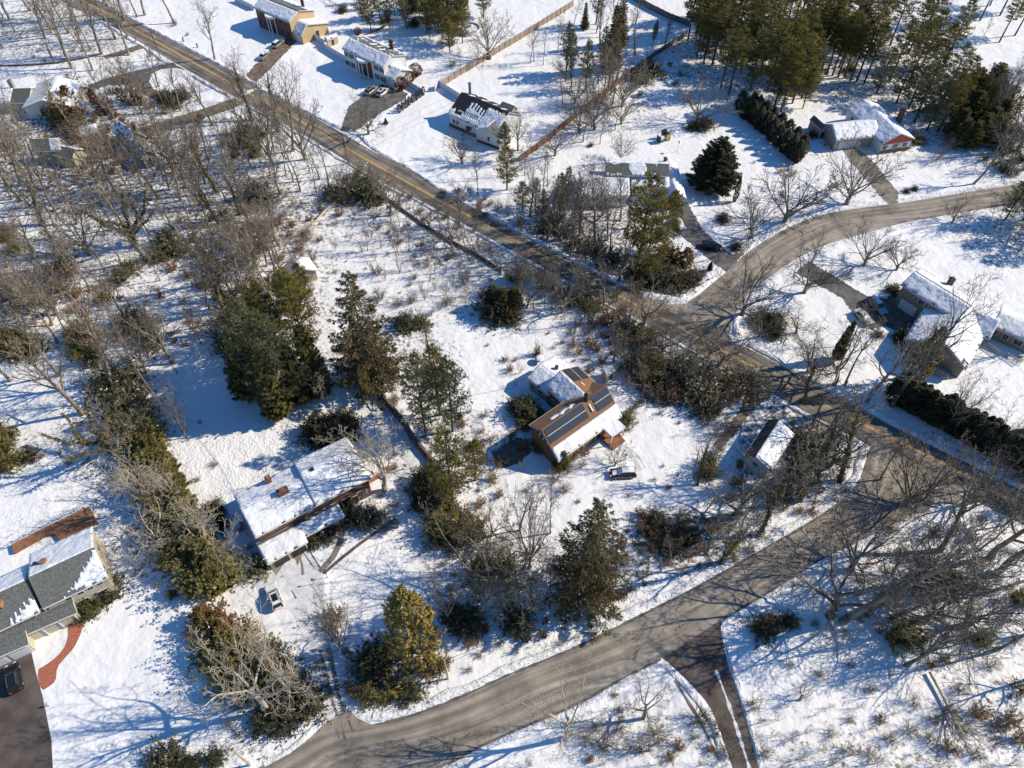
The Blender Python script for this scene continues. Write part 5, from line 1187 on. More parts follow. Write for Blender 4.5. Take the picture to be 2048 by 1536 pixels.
many('B', [(148,103,1.8),(165,102,1.8),(180,100,1.8),(68,114,1.5),(20,222,1.6),(10,226,1.6),(130,120,1.5),(90,122,1.5),(395,200,1.5),(380,205,1.5),(300,112,1.5),(350,50,2.5),(375,70,1.5)])
many('E', [(460,290,3.5),(485,270,4.),(500,290,4.),(520,275,3.5),(470,310,3.),(510,310,3.),(20,470,3.),(30,500,3.),(5,480,3.)])
many('M', [(330,495,3.2),(350,510,3.2),(340,475,2.8),(365,500,2.8),(310,520,2.5),(520,385,3.4),(535,400,3.2),(505,395,3.)])
# road verge trees opposite the colonials
tree('V', 610, 318, 120, 16., label='large bare tree with fan-shaped crown beside the road opposite the white colonial')
tree('V', 545, 330, 95, 14., label='wide-crowned bare tree left of the road, opposite the tan colonial')
many('FI', [(556,262,110),(505,240,90)]); many('L', [(600,380,240),(587,362,230),(639,407,290),(639,357,260),(572,350,240),(620,345,270),(548,300,12.),(500,200,11.),(470,170,10.),(660,385,250)])
many('F', [(586,300,150),(520,300,13.),(560,385,13.)])
tree('L', 322, 118+8, 7.) if False else None
many('BR', [(500,420,3.),(530,500,3.5),(490,500,3.5),(560,520,3.),(510,460,3.),(470,520,3.),(600,500,3.),(580,470,2.5),(450,540,3.),(430,530,3.),(545,560,3.),(500,560,3.),(480,470,3.),(620,440,2.),(460,440,2.5),(650,400,2.5),(680,430,2.5),(560,445,3.)])
# holly thicket and fallen tree zone
many('M', [(700,385,3.6),(720,370,4.),(745,385,4.),(735,400,4.),(665,385,3.),(760,400,3.),(680,400,3.)])
many('BR', [(690,370,3.),(715,350,3.5),(740,360,3.),(640,420,2.5),(700,410,2.),(610,470,2.5),(640,480,2.)])
many('O', [(780,430,330),(680,395,300),(929,403,330),(760,395,310)])
many('L', [(955,390,310),(700,350,9.),(735,500,440),(930,470,10.)]); many('A', [(725,503,5.),(780,480,4.),(700,480,4.),(750,520,4.),(820,480,4.),(670,500,5.),(800,540,5.),(850,510,4.),(770,560,4.)])
many('V', [(1240,322,262),(980,117,8),(924,325,245),(737,267,175)])
many('A', [(940,395,4.),(1000,330,5.),(955,118,4.),(940,140,4.)])
many('L', [(922,137,7.)]); many('BR', [(905,130,2.5),(690,15,1.5),(810,120,1.5)])
# pines behind the colonials
many('P', [(742,60,11.),(760,35,11.),(725,40,10.),(790,30,11.),(900,105,11.),(885,80,12.),(915,60,12.),(895,50,12.),(870,60,11.),(925,85,11.),(905,90,12.),(880,40,12.)])
many('PS', [(780,55,10.),(810,40,10.),(830,35,10.),(855,50,10.),(845,25,10.),(865,30,11.),(820,15,10.),(750,15,10.),(735,5,10.),(860,75,10.)])
many('E', [(765,45,2.),(775,40,2.)]); many('Y', [(828,50,2.6),(684,22,2.)]); tree('RB', 716, 68, 2.2)
many('RB', [(803,178,3.6),(818,163,3.4),(832,150,3.6)])
for i in range(8): tree('K', 799+i*6.9, 224-i*5.0, 2.6, label=('nearest the road in the row of' if i == 0 else 'last at the fence end of the row of' if i == 7 else ORD[i]+' from the road in the row of')+' eight cone-shaped evergreens beside the colonial drive')
tree('SS', 772, 246, 1.8, 1.6, label='lone tiny spruce standing on the snow near the colonial drive')
# cape house surroundings
many('P', [(1014,378,12.5),(1044,423,9.)]); many('PS', [(1120,432,12.),(1135,410,11.),(1010,320,11.),(1085,440,9.),(1070,410,8.)])
tree('O', 1036, 300, 195, 9., label='crooked bare oak at the back corner of the black-roofed cape')
many('L', [(955,360,280),(1085,400,300),(1060,380,290),(1050,350,270),(1095,370,300)]); many('B', [(925,270,1.),(1010,290,1.2)])
many('L', [(1061,125,45),(1068,122,50),(1086,129,60),(1160,163,95),(1197,167,85),(1205,160,95),(1149,205,150),(1159,253,150),(1166,283,170),(1183,255,160),(1210,200,120),(1175,215,130),(1222,190,110),(1255,150,90),(1275,140,95)])
many('V', [(1189,258,165),(1244,212,110),(1394,242,140),(1149,207,145),(1110,310,240)]); tree('L', 1441, 252, 195)
many('PS', [(1132,143,45),(1142,155,60),(1305,90,45),(1310,75,40)]); many('SS', [(1169,57,2),(1222,137,5),(1238,90,-20)])
many('FI', [(1331,87,25)]); many('Y', [(1386,256,2.2),(1401,256,2.2),(1411,252,2.6)])
many('M', [(1284,150,3.2),(1270,160,3.),(1300,140,3.),(1310,150,3.2),(1290,165,2.6)]); many('BR', [(1340,130,2.),(1360,150,2.),(1330,150,2.),(1350,170,2.),(1260,180,2.5),(1280,190,2.),(1181,293,1.)])
many('E', [(1182,291,1.1)])
# split house surroundings
tree('SD', 1424, 372, 272, 15., label='very broad dark fir standing right of the split house')
tree('H', 1469, 402, 350, 1.8, label='narrow dark conifer at the right foot of the broad fir'); tree('Y', 1447, 440, 1.9); tree('Y', 1471, 497, 1.8)
tree('P', 1275, 530, 345, 12.5, label='tall yellow-green pine in front of the split house'); tree('P', 1325, 505, 380, 9.) ; tree('P', 1285, 560, 430, 11.)
many('F', [(1190,500,330),(1160,470,320)]); many('V', [(1120,480,370)]); many('L', [(1100,450,340),(1140,500,370),(1220,510,370),(1170,530,400)])
many('M', [(1110,440,2.8),(1090,460,2.8),(1130,465,3.),(1150,490,3.),(1190,500,3.),(1230,520,3.),(1210,530,3.),(1260,545,3.)]); many('BR', [(1080,430,3.),(1170,510,3.),(1040,450,2.5)])
many('J', [(1322,515,3.6),(1370,530,5.),(1342,520,4.)]); many('Y', [(1290,560,3.),(1310,565,3.),(1330,570,3.),(1350,575,2.8),(1368,568,2.6),(1385,562,2.4),(1300,545,3.),(1330,545,3.),(1275,575,2.4)]); many('BR', [(1395,560,2.5),(1360,555,2.8),(1405,548,2.),(1385,545,2.2),(1345,560,2.6)]); tree('C', 1419, 540, 2.6, 1.6)
many('V', [(1502,475,370),(1693,407,270),(1569,443,300),(1609,584,480),(1728,530,440),(1793,539,470),(1484,629,500)])
tree('F', 1948, 367, 250, label='leaning bare tree above the curved road at far right', lean=(0,14)); tree('V', 1904, 445, 385); tree('V', 1873, 320, 285)
# big dark hedge left of ranch: a row of arborvitae
pts = [(1478,222),(1490,235),(1502,243),(1515,255),(1528,264),(1541,277),(1553,290),(1567,302),(1580,313),(1592,322),(1500,226),(1512,232),(1526,243),(1540,255),(1556,266),(1570,280),(1586,295),(1600,310)]
many('H', [(x,y,6.2) for x, y in pts]); many('B', [(1492,300,1.),(1508,325,1.),(1560,345,2.),(1585,350,2.5),(1575,340,2.)])
many('B', [(1749,392,.9),(1766,390,1.)]); many('Y', [(1813,384,1.),(1829,379,1.)]); many('Y', [(1833,283,2.6),(1623,272,1.6)]); many('V', [(1896,300,6.)]); many('B', [(1650,290,1.),(1660,296,1.),(1810,300,1.2),(1820,296,1.2),(1790,304,1.)])
# tall pine wood, top right
many('PT', [(1376,80,17.),(1394,113,18.),(1410,108,17.),(1424,130,20.),(1415,60,19.),(1442,175,19.),(1457,188,20.),(1440,110,19.),(1465,90,20.),(1480,130,20.),(1500,100,21.),(1480,50,20.),(1520,150,21.),(1400,40,18.),(1450,30,19.),(1510,40,20.),
   (1621,133,19.),(1633,137,19.),(1643,140,19.),(1654,147,19.),(1665,150,18.),(1676,153,19.),(1689,155,18.),(1700,162,18.),(1713,163,20.),(1728,167,18.),(1600,100,21.),(1640,90,20.),(1690,100,20.),(1740,110,19.),(1660,60,20.),(1720,50,20.),(1600,40,21.),(1560,60,21.),(1780,90,18.)])
many('P', [(1548,215,19.,11.),(1562,222,19.,10.),(1585,205,20.,11.),(1603,195,18.,10.),(1535,180,20.,11.),(1550,130,21.,12.),(1590,150,20.,12.),(1570,170,20.,11.),(1606,215,12.,7.),(1500,180,18.,10.)])
many('PB', [(1753,187,14.),(1793,205,15.),(1819,213,15.),(1829,242,16.),(1853,260,15.),(1866,240,15.),(1845,200,15.)]); many('PT', [(1876,262,17.),(1900,230,17.),(1885,200,17.),(1780,160,18.),(1820,160,18.),(1860,170,18.)])
many('C', [(1936,293,8.),(1915,290,8.),(1950,285,9.),(1905,275,9.),(1965,270,9.),(1980,285,8.)]); many('E', [(1990,290,4.),(2010,300,4.),(1700,140,3.)])
many('PT', [(1999,83,16.),(2030,70,17.),(1960,40,17.),(2000,30,17.),(2040,20,17.),(1980,10,16.)]); many('L', [(1934,55,11.),(1910,80,11.),(1890,40,12.),(1870,70,12.),(1850,30,12.),(1960,90,9.)]); many('BR', [(1880,90,3.),(1850,60,3.),(1830,100,3.),(1900,60,3.),(1940,110,2.),(1960,185,2.5),(1940,200,3.),(2000,230,3.)])
many('FI', [(2000,260,130),(2035,300,140)]); many('F', [(1985,240,110),(1960,230,14.),(2030,230,14.),(2046,340,14.)]); many('O', [(2020,350,9.),(2040,400,9.)])
many('PB', [(2010,440,12.),(2046,440,13.)]); many('L', [(1976,450,9.),(1990,455,9.),(2003,473,10.),(2015,480,10.),(2026,490,10.),(2039,503,10.)])
many('M', [(2030,260,3.),(2010,340,3.),(2040,320,3.)]); many('BR', [(1990,330,3.),(1970,320,2.5),(2030,350,3.)])
# row behind: rail and left middle
tree('T', 223, 769, 540, label='tall straight tan trunk with high bare crown at the left'); tree('O', 345, 725, 530, 11., label='bare oak with curving limbs above the low rail fence'); tree('T', 165, 827, 655, lean=(150,8)); tree('V', 372, 874, 735, 5.5)
tree('L', 303, 782, 640); tree('OI', 225, 905, 770, 13., label='low oak with limbs sleeved in ivy beside the left edge field'); tree('OP', 360, 1015, 900, 10.); many('L', [(240,800,650),(130,660,560),(180,700,600),(255,690,590),(280,720,620)])
many('F', [(120,750,620),(20,760,640),(255,640,530)])
many('E', [(50,690,4.5),(20,700,4.),(170,700,4.5),(180,680,4.5),(190,720,4.),(160,680,4.),(210,600,3.),(0,910,4.5),(20,930,3.5),(8,880,4.5),(30,680,4.)])
many('Y', [(30,705,3.),(70,700,3.),(60,915,2.)]); many('B', [(85,912,1.6),(120,905,1.6),(140,925,1.6),(400,845,1.),(430,930,1.6),(395,960,1.5),(260,720,2.5),(300,660,2.),(370,690,2.),(230,740,2.5)])
# olive hedge belt
belt = [(215,770,4.),(240,790,4.5),(265,810,4.5),(250,840,4.5),(285,850,5.),(300,880,5.),(270,880,4.5),(315,915,5.),(290,930,5.),(335,945,5.),(310,965,5.),(350,980,5.5),(325,1000,5.),(370,1020,5.5),(345,1040,5.),(385,1060,5.5),(360,1080,5.5),(405,1095,6.),(380,1120,5.5),(430,1130,6.),(410,1160,5.5),(440,1170,5.),(450,1150,5.)]
for i, t in enumerate(belt): tree('C' if i > 5 and i % 2 else ('E' if i > 3 else 'M'), t[0], t[1], t[2]+(2.2 if i > 5 and i % 2 else 0))
many('OP', [(255,900,800),(300,1010,900),(430,1110,1000),(330,1110,1000)]); many('BR', [(230,830,3.),(250,780,3.),(280,900,3.),(310,1080,3.),(330,1130,3.),(300,1040,2.5)]); many('Y', [(428,1018,1.8),(438,1030,1.6),(445,1050,1.4),(255,760,3.)])
many('M', [(270,640,3.5),(290,670,3.),(310,690,3.),(260,660,3.),(240,560,3.),(260,540,3.),(330,500,3.)])
# between field and grove
many('FI', [(440,560,400),(470,620,440),(455,660,500)]); many('L', [(430,600,440),(490,600,430),(500,640,460),(460,580,420),(420,620,490),(510,580,420),(545,600,430)]); many('O', [(540,590,450),(480,680,560)]); many('BR', [(440,600,4.),(450,640,4.),(430,570,4.),(470,660,3.5),(460,610,4.),(480,580,3.),(520,600,3.)])
many('M', [(460,690,3.5),(480,700,3.5),(500,690,3.5)])
# pine grove
tree('PB', 545, 800, 600, 11.5); tree('PB', 585, 812, 630, 11.5); tree('P', 625, 720, 545, 11.); tree('P', 565, 720, 560, 10.); tree('PB', 520, 740, 610, 10.); tree('P', 600, 650, 535, 7.5); tree('P', 530, 690, 570, 7.5); tree('C', 640, 790, 650, 7.); tree('C', 500, 790, 690, 7.); tree('C', 560, 830, 720, 7.); tree('C', 605, 800, 690, 7.); tree('C', 520, 770, 660, 6.5)
tree('OP', 645, 792, 645, 9., label='pale bare tree between the pine grove and the great spruce')
tree('S', 745, 765, 540, 17., label='great drooping spruce with star-like tiers in the middle left')
many('B', [(815,650,2.5),(830,655,2.5),(800,640,2.5)]); many('Y', [(810,650,2.8),(845,650,2.2)])
many('PB', [(852,872,705,8.),(905,862,712,8.5)]); tree('P', 880, 830, 690, 8.); tree('P', 908, 1010, 855, 9.); tree('P', 950, 960, 880, 6.); tree('FI', 866, 745, 640, 3.5, label='tall ivy-covered snag with a broken forked top')
many('Y', [(650,870,3.6),(668,875,3.8),(635,865,3.4),(690,862,3.4),(848,975,3.),(860,990,2.6),(855,960,2.6)]); many('B', [(680,850,3.5),(700,840,3.5),(660,850,3.5),(645,850,3.),(710,855,3.),(690,830,3.)])
tree('OP', 770, 980, 800, 16., label='large pale bare tree spreading over the right end of the long house')
many('B', [(800,830,2.),(815,850,2.),(830,880,2.),(790,810,2.),(760,990,1.6),(740,1020,1.6),(1010,890,2.),(985,880,2.),(770,1030,2.),(790,1010,2.)]); many('BR', [(790,800,2.),(935,900,2.2),(960,890,2.2),(1000,930,2.5),(1020,740,1.8),(1010,720,1.6),(985,960,2.5),(960,1010,2.5),(1000,990,2.)])
many('E', [(900,1050,3.6),(935,1070,3.6),(880,1062,3.4)]); many('BR', [(960,1050,3.),(915,1030,3.),(870,1040,3.),(940,1035,3.),(965,1070,2.6)]); many('Y', [(870,1010,3.2),(890,1035,3.2),(860,1000,2.6),(880,1070,3.),(910,1080,3.),(845,1000,2.4)])
many('A', [(860,560,5.),(870,580,5.),(890,590,5.),(905,570,5.),(930,610,5.),(935,590,5.),(880,620,4.),(850,600,5.),(960,560,4.),(960,640,3.),(830,540,5.),(1040,745,4.),(1030,770,3.)]); many('L', [(800,545,9.),(870,545,9.)])
many('C', [(1005,622,7.),(988,612,6.5),(1028,616,6.5)]); many('Y', [(985,625,4.),(1008,636,3.4)]); many('J', [(1026,636,3.)]); many('BR', [(970,590,3.),(1040,560,3.),(1020,560,3.)])
many('B', [(975,690,.9),(1030,720,1.3)]); tree('E', 1075, 708, 2.6, 2.8); many('BR', [(1184,695,2.6),(1175,685,2.2),(1195,700,2.2)])
# roadside hedge
tree('O', 1124, 624, 470, 11., label='large dark bare oak at the start of the roadside hedge')
hb = [(1080,560),(1100,575),(1120,590),(1140,600),(1160,600),(1180,615),(1200,620),(1220,640),(1245,650),(1210,650),(1235,670),(1260,670),(1275,690),(1300,690),(1250,690),(1290,715),(1310,730),(1330,735),(1320,700),(1350,745),(1275,720),(1300,750),(1325,765),(1345,780),(1370,760),(1345,800),(1370,790),(1390,770),(1400,800),(1420,790),(1440,780),(1440,810),(1460,800),(1415,820),(1470,780),(1390,740),(1420,750),(1450,760),(1490,770)]
for i, (x, y) in enumerate(hb):
    k = ('BR','BR','B','M','BR','E','B','BR')[i % 8] if x < 1400 else ('BR','B','BR','M','BR')[i % 5]
    tree(k, x, y, 3.2+(i*37 % 10)*.12)
many('Y', [(1268,735,3.2),(1322,785,3.4),(1300,760,3.)])
many('O', [(1284,655,540),(1319,715,590),(1437,732,610)]); many('L', [(1095,560,470),(1150,610,500),(1180,600,520),(1330,690,610),(1260,640,560),(1390,720,630)]); many('B', [(1410,850,3.),(1430,870,3.),(1450,850,3.),(1395,830,2.5),(1440,900,2.5)])
# solar house surroundings
many('Y', [(1050,828,3.),(1062,838,2.8),(1045,815,2.6),(1072,845,2.4)]); many('BR', [(1050,860,2.),(1060,890,2.5),(1075,905,2.5),(1040,900,2.),(1190,770,1.6),(1205,772,1.6),(1150,915,2.),(1170,905,2.),(1262,825,1.6),(1280,805,1.6),(1270,815,1.4)]); many('C', [(1125,930,4.5),(1115,935,3.5)]); many('E', [(1246,850,2.2),(1254,840,2.)]); many('B', [(1155,900,1.6),(1260,860,1.2),(1275,845,1.),(1140,940,2.5),(1165,930,2.),(1110,960,3.),(1130,980,3.)])
many('A', [(1045,940,4.),(1080,985,4.),(1100,960,4.),(1020,900,3.),(1385,960,4.)]); tree('FI', 1395, 968, 870, 5.) ; tree('E', 1420, 925, 3.6, 4.); many('E', [(1415,945,3.)])
# white garage corner
many('FI', [(1605,805,690),(1680,962,790)]); many('FI', [(1630,960,800),(1600,1000,860)]); many('L', [(1640,880,760),(1660,900,790)]); many('O', [(1655,935,820)])
many('M', [(1600,940,3.),(1620,920,3.),(1590,970,3.),(1640,900,3.),(1560,990,3.),(1610,890,3.)]); many('B', [(1640,930,3.),(1620,960,3.),(1580,1000,3.),(1540,1020,3.),(1600,870,3.),(1650,870,3.),(1560,970,3.),(1520,1040,3.),(1630,850,3.),(1480,960,2.5),(1660,950,2.5)]); many('BR', [(1470,970,2.5),(1490,990,2.5),(1460,1000,2.5),(1480,930,2.)])
# around the olive fir, side road bank
tree('V', 1059, 1136, 965, 9.5, label='lone bare tree with upswept limbs standing on open snow, centre bottom'); tree('L', 1101, 1066, 965, 3.5); tree('L', 1040, 1060, 960)
tree('S', 1168, 1192, 1000, 16., label='big olive fir with drooping boughs above the side road')
many('BR', [(1290,1060,3.),(1310,1075,3.),(1330,1060,3.),(1350,1080,3.),(1370,1060,3.),(1300,1100,2.5),(1340,1110,2.5),(1390,1080,2.5),(1420,1060,2.5),(1240,1190,1.6),(1220,1200,1.6),(1260,1180,1.6),(1400,1100,2.),(1440,1050,2.5),(1280,1030,2.5),(1200,1190,1.5)]); many('B', [(1320,1040,3.),(1360,1040,3.),(1380,1110,2.),(1330,1130,2.),(1290,1150,2.),(1420,1090,2.),(1460,1060,2.5),(1480,1030,2.5),(1120,1240,1.2),(1000,1290,1.6),(960,1310,1.6),(940,1340,1.4)])
many('Y', [(1340,1090,2.6),(1365,1075,2.6),(1310,1050,2.4)]); many('FI', [(1441,1127,1010),(1517,1070,940)]); many('L', [(1413,1108,1030),(1475,1070,960),(1400,1040,950)]); many('O', [(1465,1035,900)])
many('O', [(1012,1218,1075),(1025,1200,1080)]); many('E', [(985,1150,3.5),(1010,1140,3.5),(960,1140,3.)]); many('Y', [(1040,1245,2.6),(1028,1250,2.2)]); many('B', [(980,1180,3.5),(1000,1160,3.5),(950,1190,3.),(1030,1170,3.),(1060,1200,2.),(1080,1215,2.),(970,1110,3.),(1010,1100,3.)])
tree('V', 897, 1245, 1120, 6.5); many('Y', [(925,1245,2.6),(945,1250,2.4),(910,1235,2.2)]); many('B', [(935,1225,3.),(960,1235,3.),(900,1220,2.6),(945,1270,2.2)]); many('BR', [(920,1265,2.2),(970,1260,2.2),(940,1290,2.)])
tree('GC', 838, 1312, 1185, 8.6, label='big golden cypress standing above the side road'); many('E', [(872,1335,2.6)]); many('BR', [(890,1330,2.4),(850,1348,2.)])
many('E', [(740,1395,2.6),(785,1382,2.6)]); many('B', [(775,1370,2.6),(800,1375,2.4),(730,1370,2.6)]); many('BR', [(720,1390,2.4),(755,1355,2.8),(700,1378,2.2),(765,1402,2.)]); many('Y', [(745,1330,3.2),(760,1315,2.8),(820,1390,2.2)]); many('B', [(720,1340,2.5),(700,1340,2.5),(780,1340,2.5),(690,1300,2.),(810,1360,2.2)])
tree('V', 689, 1308, 1165, 8.5, label='bare fan-crowned tree right of the snowy driveway'); tree('BR', 672, 1235, 4.2, 4.0); tree('BR', 668, 1260, 3.4, 3.)
many('Y', [(645,1070,2.2),(625,1078,2.),(660,1060,2.2),(690,1022,2.6),(700,1035,2.2)]); many('M', [(640,1075,2.2),(520,1140,2.4),(700,1040,2.2),(745,1035,2.4),(725,1045,2.2),(530,1128,1.8)]); many('B', [(770,1060,2.4),(790,1050,2.4),(760,1045,2.2),(500,1095,1.4),(510,1110,1.2),(480,1060,1.2)])
# pale oak mass bottom left
tree('OP', 535, 1425, 1205, 18., label='largest pale oak with twisting limbs at bottom left'); tree('OP', 590, 1395, 1230, 8.)
many('J', [(410,1240,4.2),(435,1250,4.4),(460,1262,4.2),(485,1275,3.8)]); many('E', [(430,1295,4.5),(500,1320,4.6),(560,1350,4.2),(460,1345,4.4),(520,1375,4.2)]); many('BR', [(470,1310,4.),(535,1340,4.),(490,1360,3.6),(420,1330,3.6),(550,1300,3.4),(590,1370,3.),(510,1290,3.6)]); many('B', [(450,1390,3.4),(480,1410,3.4),(520,1430,3.),(570,1390,3.2),(440,1360,3.2)]); many('Y', [(600,1400,3.),(575,1425,3.),(625,1408,2.6),(540,1445,2.8)])
many('M', [(333,1528,2.4),(345,1515,2.2),(318,1520,2.)]); many('Y', [(390,1528,1.6),(433,1516,1.6),(365,1532,1.4),(175,1222,2.2),(188,1205,2.),(205,1190,2.2),(225,1180,2.2),(160,1228,1.6)]); many('B', [(480,1470,1.4),(420,1530,1.),(560,1460,1.2),(400,1290,3.),(385,1260,3.),(610,1350,2.2),(640,1330,2.),(460,1450,2.2)]); many('E', [(345,1190,1.4),(380,1188,1.4),(185,1228,1.8)])
tree('C', 210, 1200, 1.8, 1.8) if False else None
# lower centre
tree('OP', 1134, 1475, 1300, 13., label='pale bare tree below the side road at bottom centre'); tree('O', 1287, 1436, 1315, 9., label='small crooked tree standing left of the lane mouth')
many('A', [(1250,1500,3.5),(1350,1490,3.5),(1320,1530,4.),(1400,1530,3.5),(1200,1530,3.5),(1440,1540,4.),(1480,1560,5.),(1560,1540,5.),(1600,1520,5.),(1660,1530,5.),(1700,1510,5.),(1750,1530,5.),(900,1500,3.),(930,1530,3.),(1060,1530,3.5),(1000,1545,3.5),(1580,1480,4.),(1640,1500,4.)]); many('BR', [(1358,1492,1.8),(1240,1420,1.2),(1340,1515,1.6),(1420,1500,1.4),(1180,1520,1.4),(1280,1500,1.4),(1230,1390,1.)]); many('O', [(1300,1500,7.),(1600,1400,6.)])
# lower right woods
many('O', [(1660,1232,1060),(1736,1228,1090)]); tree('F', 1686, 1242, 1050, lean=(20,16)); tree('F', 1784, 1236, 1110, 8., label='thick dark trunk leaning right in the lower right woods', lean=(15,32)); tree('O', 1812, 1330, 1210, 8., lean=(15,30)); 
many('F', [(1979,1117,950),(1995,1145,980),(1880,1100,950)]); many('L', [(1830,1180,1070),(1990,1300,1190),(1960,1100,990),(2000,1040,970)])
many('V', [(1700,1140,1040),(1850,1240,1130),(1930,1250,1150),(1600,1100,1015) ] if False else [(1700,1140,1040),(1850,1240,1130),(1930,1250,1150)])
many('E', [(1882,1160,3.4),(1800,1278,3.6),(1820,1270,3.2),(1960,1280,2.6),(1900,1170,3.),(1850,1180,3.),(2040,1200,3.)]); many('Y', [(1526,1260,2.4),(1576,1245,1.6),(1545,1248,1.6),(1880,1170,2.4)]); many('BR', [(1780,1280,1.6),(1860,1330,2.),(1890,1320,2.),(1840,1120,2.5),(1870,1070,2.5),(1910,1060,2.5),(1940,1080,2.5),(1800,1110,2.5),(1780,1060,2.),(2040,1380,3.),(1960,1430,3.),(2020,1440,3.),(1900,1500,2.5),(2040,1480,3.),(1760,1440,1.6)])
many('B', [(1580,1330,1.4),(1640,1350,2.),(1740,1380,2.),(1700,1330,1.6),(1830,1410,2.),(1870,1440,2.5),(1900,1420,2.5),(1920,1380,2.5),(1820,1460,2.5),(1780,1480,2.5),(1740,1510,2.5),(1860,1480,2.5),(1950,1510,2.5),(1700,1440,1.6),(1850,1200,2.5),(1890,1230,2.5),(1940,1220,2.5),(1970,1180,2.5),(2010,1240,2.5),(2030,1280,2.5),(1760,1190,2.),(1800,1180,2.),(1820,1150,2.5),(1860,1130,2.5),(1900,1110,2.5),(1630,1250,2.),(1720,1240,2.),(1760,1260,2.),(1690,1500,2.),(1980,1330,2.5),(1590,1170,1.4),(1840,1300,2.2),(1750,1110,2.),(2040,1110,2.5),(2010,1010,2.),(1960,1040,2.)])
many('A', [(1820,1400,4.),(1900,1450,4.),(1880,1530,4.5),(1960,1540,4.5),(2020,1530,4.5),(1940,1420,4.),(1850,1550,4.5),(1800,1540,4.5),(1780,1350,3.),(2010,1180,4.),(1870,1290,4.),(1960,1220,4.),(1700,1560,4.5)])
# right: hedge, junction trees, taupe house
many('O', [(1616,745,610),(1669,768,630)]); tree('L', 1690, 770, 620); many('F', [(1734,802,645)]); tree('F', 1783, 812, 590, 9., lean=(30,10)); tree('O', 1883, 858, 700, 9.); tree('O', 1979, 910, 760, 8.); tree('L', 1700, 690, 600)
tree('GC', 1815, 770, 655, 6.2, label='leaning column of ivy and evergreen in front of the taupe house'); tree('E', 1795, 790, 4.5, 5.); tree('C', 1670, 720, 640, 3.)
for i in range(19):
    x = 1785+i*14.5; y = 800+i*7.6; tree('H', x, y, 6.8+.6*math.sin(i*2.1), 4.6); tree('H', x+8, y-12+ (i%3)*3, 6.4+.5*math.sin(i*1.3), 4.2)
many('Y', [(1546,648,3.),(1532,640,2.6),(1518,640,2.),(1548,668,2.4)]); many('Y', [(1786,583,1.8),(1796,678,1.8),(1756,670,1.2),(1806,668,1.4)]); many('B', [(2040,720,1.6),(1990,900,3.),(2020,930,3.),(2040,960,3.),(1780,650,1.2)])
many('L', [(2020,960,850),(1760,960,860)]); many('O', [(1850,1000,890),(1950,1000,880)]); many('B', [(1500,640,.8)]); many('V', [(1810,1010,900)])
# further members of the woods
many('O', [(860,455,9.,8.),(905,480,10.,9.),(950,505,9.,8.),(1000,545,10.,9.),(1050,560,11.,9.),(1085,575,11.,9.),(1210,640,10.,8.),(1360,760,10.,9.),(1480,775,9.,8.)]); many('V', [(985,1070,9.),(1230,930,6.)]); many('L', [(830,440,9.),(880,470,9.),(930,495,10.),(975,530,10.),(1030,555,11.),(1070,590,11.),(1250,670,10.),(1300,715,10.),(1380,770,10.),(1420,770,9.),(1100,1180,9.),(960,1200,8.),(1250,1150,8.),(1340,1120,9.),(880,930,9.),(1130,650,9.)])
many('F', [(1240,440,13.),(1205,430,13.)]); many('O', [(1255,455,10.,8.)])
tree('P', 618, 612, 525, 6.5); tree('E', 600, 575, 3.); tree('PB', 590, 640, 540, 7.)
many('F', [(1060,430,15.),(1095,478,15.),(1140,515,14.),(1200,545,14.),(1235,565,13.),(1165,440,14.),(1215,480,14.)]); many('L', [(1075,455,13.),(1120,500,13.),(1180,535,13.),(1130,455,13.),(1250,520,12.)])
fill(['L','F','PS'], 1200, 130, 90, 90, 16, 12, 16, 31); fill(['PS','P','SS'], 880, 45, 110, 45, 12, 11, 14, 32); fill(['O','V'], 1560, 690, 60, 50, 2, 9, 11, 33); fill(['B','BR'], 1100, 900, 420, 260, 26, .5, 1.4, 34); fill(['O','L','F'], 1130, 590, 130, 40, 12, 9, 12, 36); fill(['O','L'], 1330, 735, 130, 50, 9, 8, 11, 37); fill(['L','O'], 920, 480, 130, 35, 10, 8, 11, 38); fill(['L','F'], 300, 200, 60, 30, 5, 12, 15, 39); fill(['L','F'], 90, 330, 90, 50, 9, 14, 18, 40); fill(['B'], 850, 520, 250, 120, 30, .6, 1.6, 35)
fill(['F','F','L','T','V'], 200, 400, 230, 120, 14, 14, 19, 1); fill(['F','L'], 450, 380, 130, 130, 10, 13, 18, 2); fill(['F','L'], 120, 60, 180, 70, 16, 15, 19, 3); fill(['T','F','V'], 100, 620, 110, 90, 8, 12, 16, 4)
fill(['L','F','V'], 500, 520, 90, 90, 14, 11, 15, 5); fill(['F','L'], 270, 240, 150, 50, 10, 12, 15, 6); fill(['L','A'], 900, 470, 170, 60, 14, 5, 9, 7); fill(['L','V'], 1190, 200, 70, 90, 10, 9, 13, 8)
fill(['BR','B'], 480, 500, 160, 90, 26, 1.8, 3.4, 9); fill(['BR','B'], 250, 300, 160, 60, 20, 1.8, 3.2, 10); fill(['BR','B','BR'], 880, 440, 130, 60, 26, 1.2, 2.4, 11); fill(['B','BR'], 1370, 1090, 150, 60, 22, 1.2, 2.6, 12); fill(['B','BR'], 1130, 1250, 170, 45, 24, .8, 1.8, 13)
fill(['B','BR'], 1610, 960, 90, 70, 16, 1.4, 2.4, 14); fill(['B'], 1880, 1180, 170, 130, 12, 1.2, 2.2, 15); fill(['B','BR'], 280, 640, 110, 80, 14, 1.2, 2.6, 16); fill(['P','PT'], 1720, 90, 200, 80, 18, 16, 21, 17); fill(['PT','P'], 1450, 90, 90, 70, 10, 17, 21, 18)
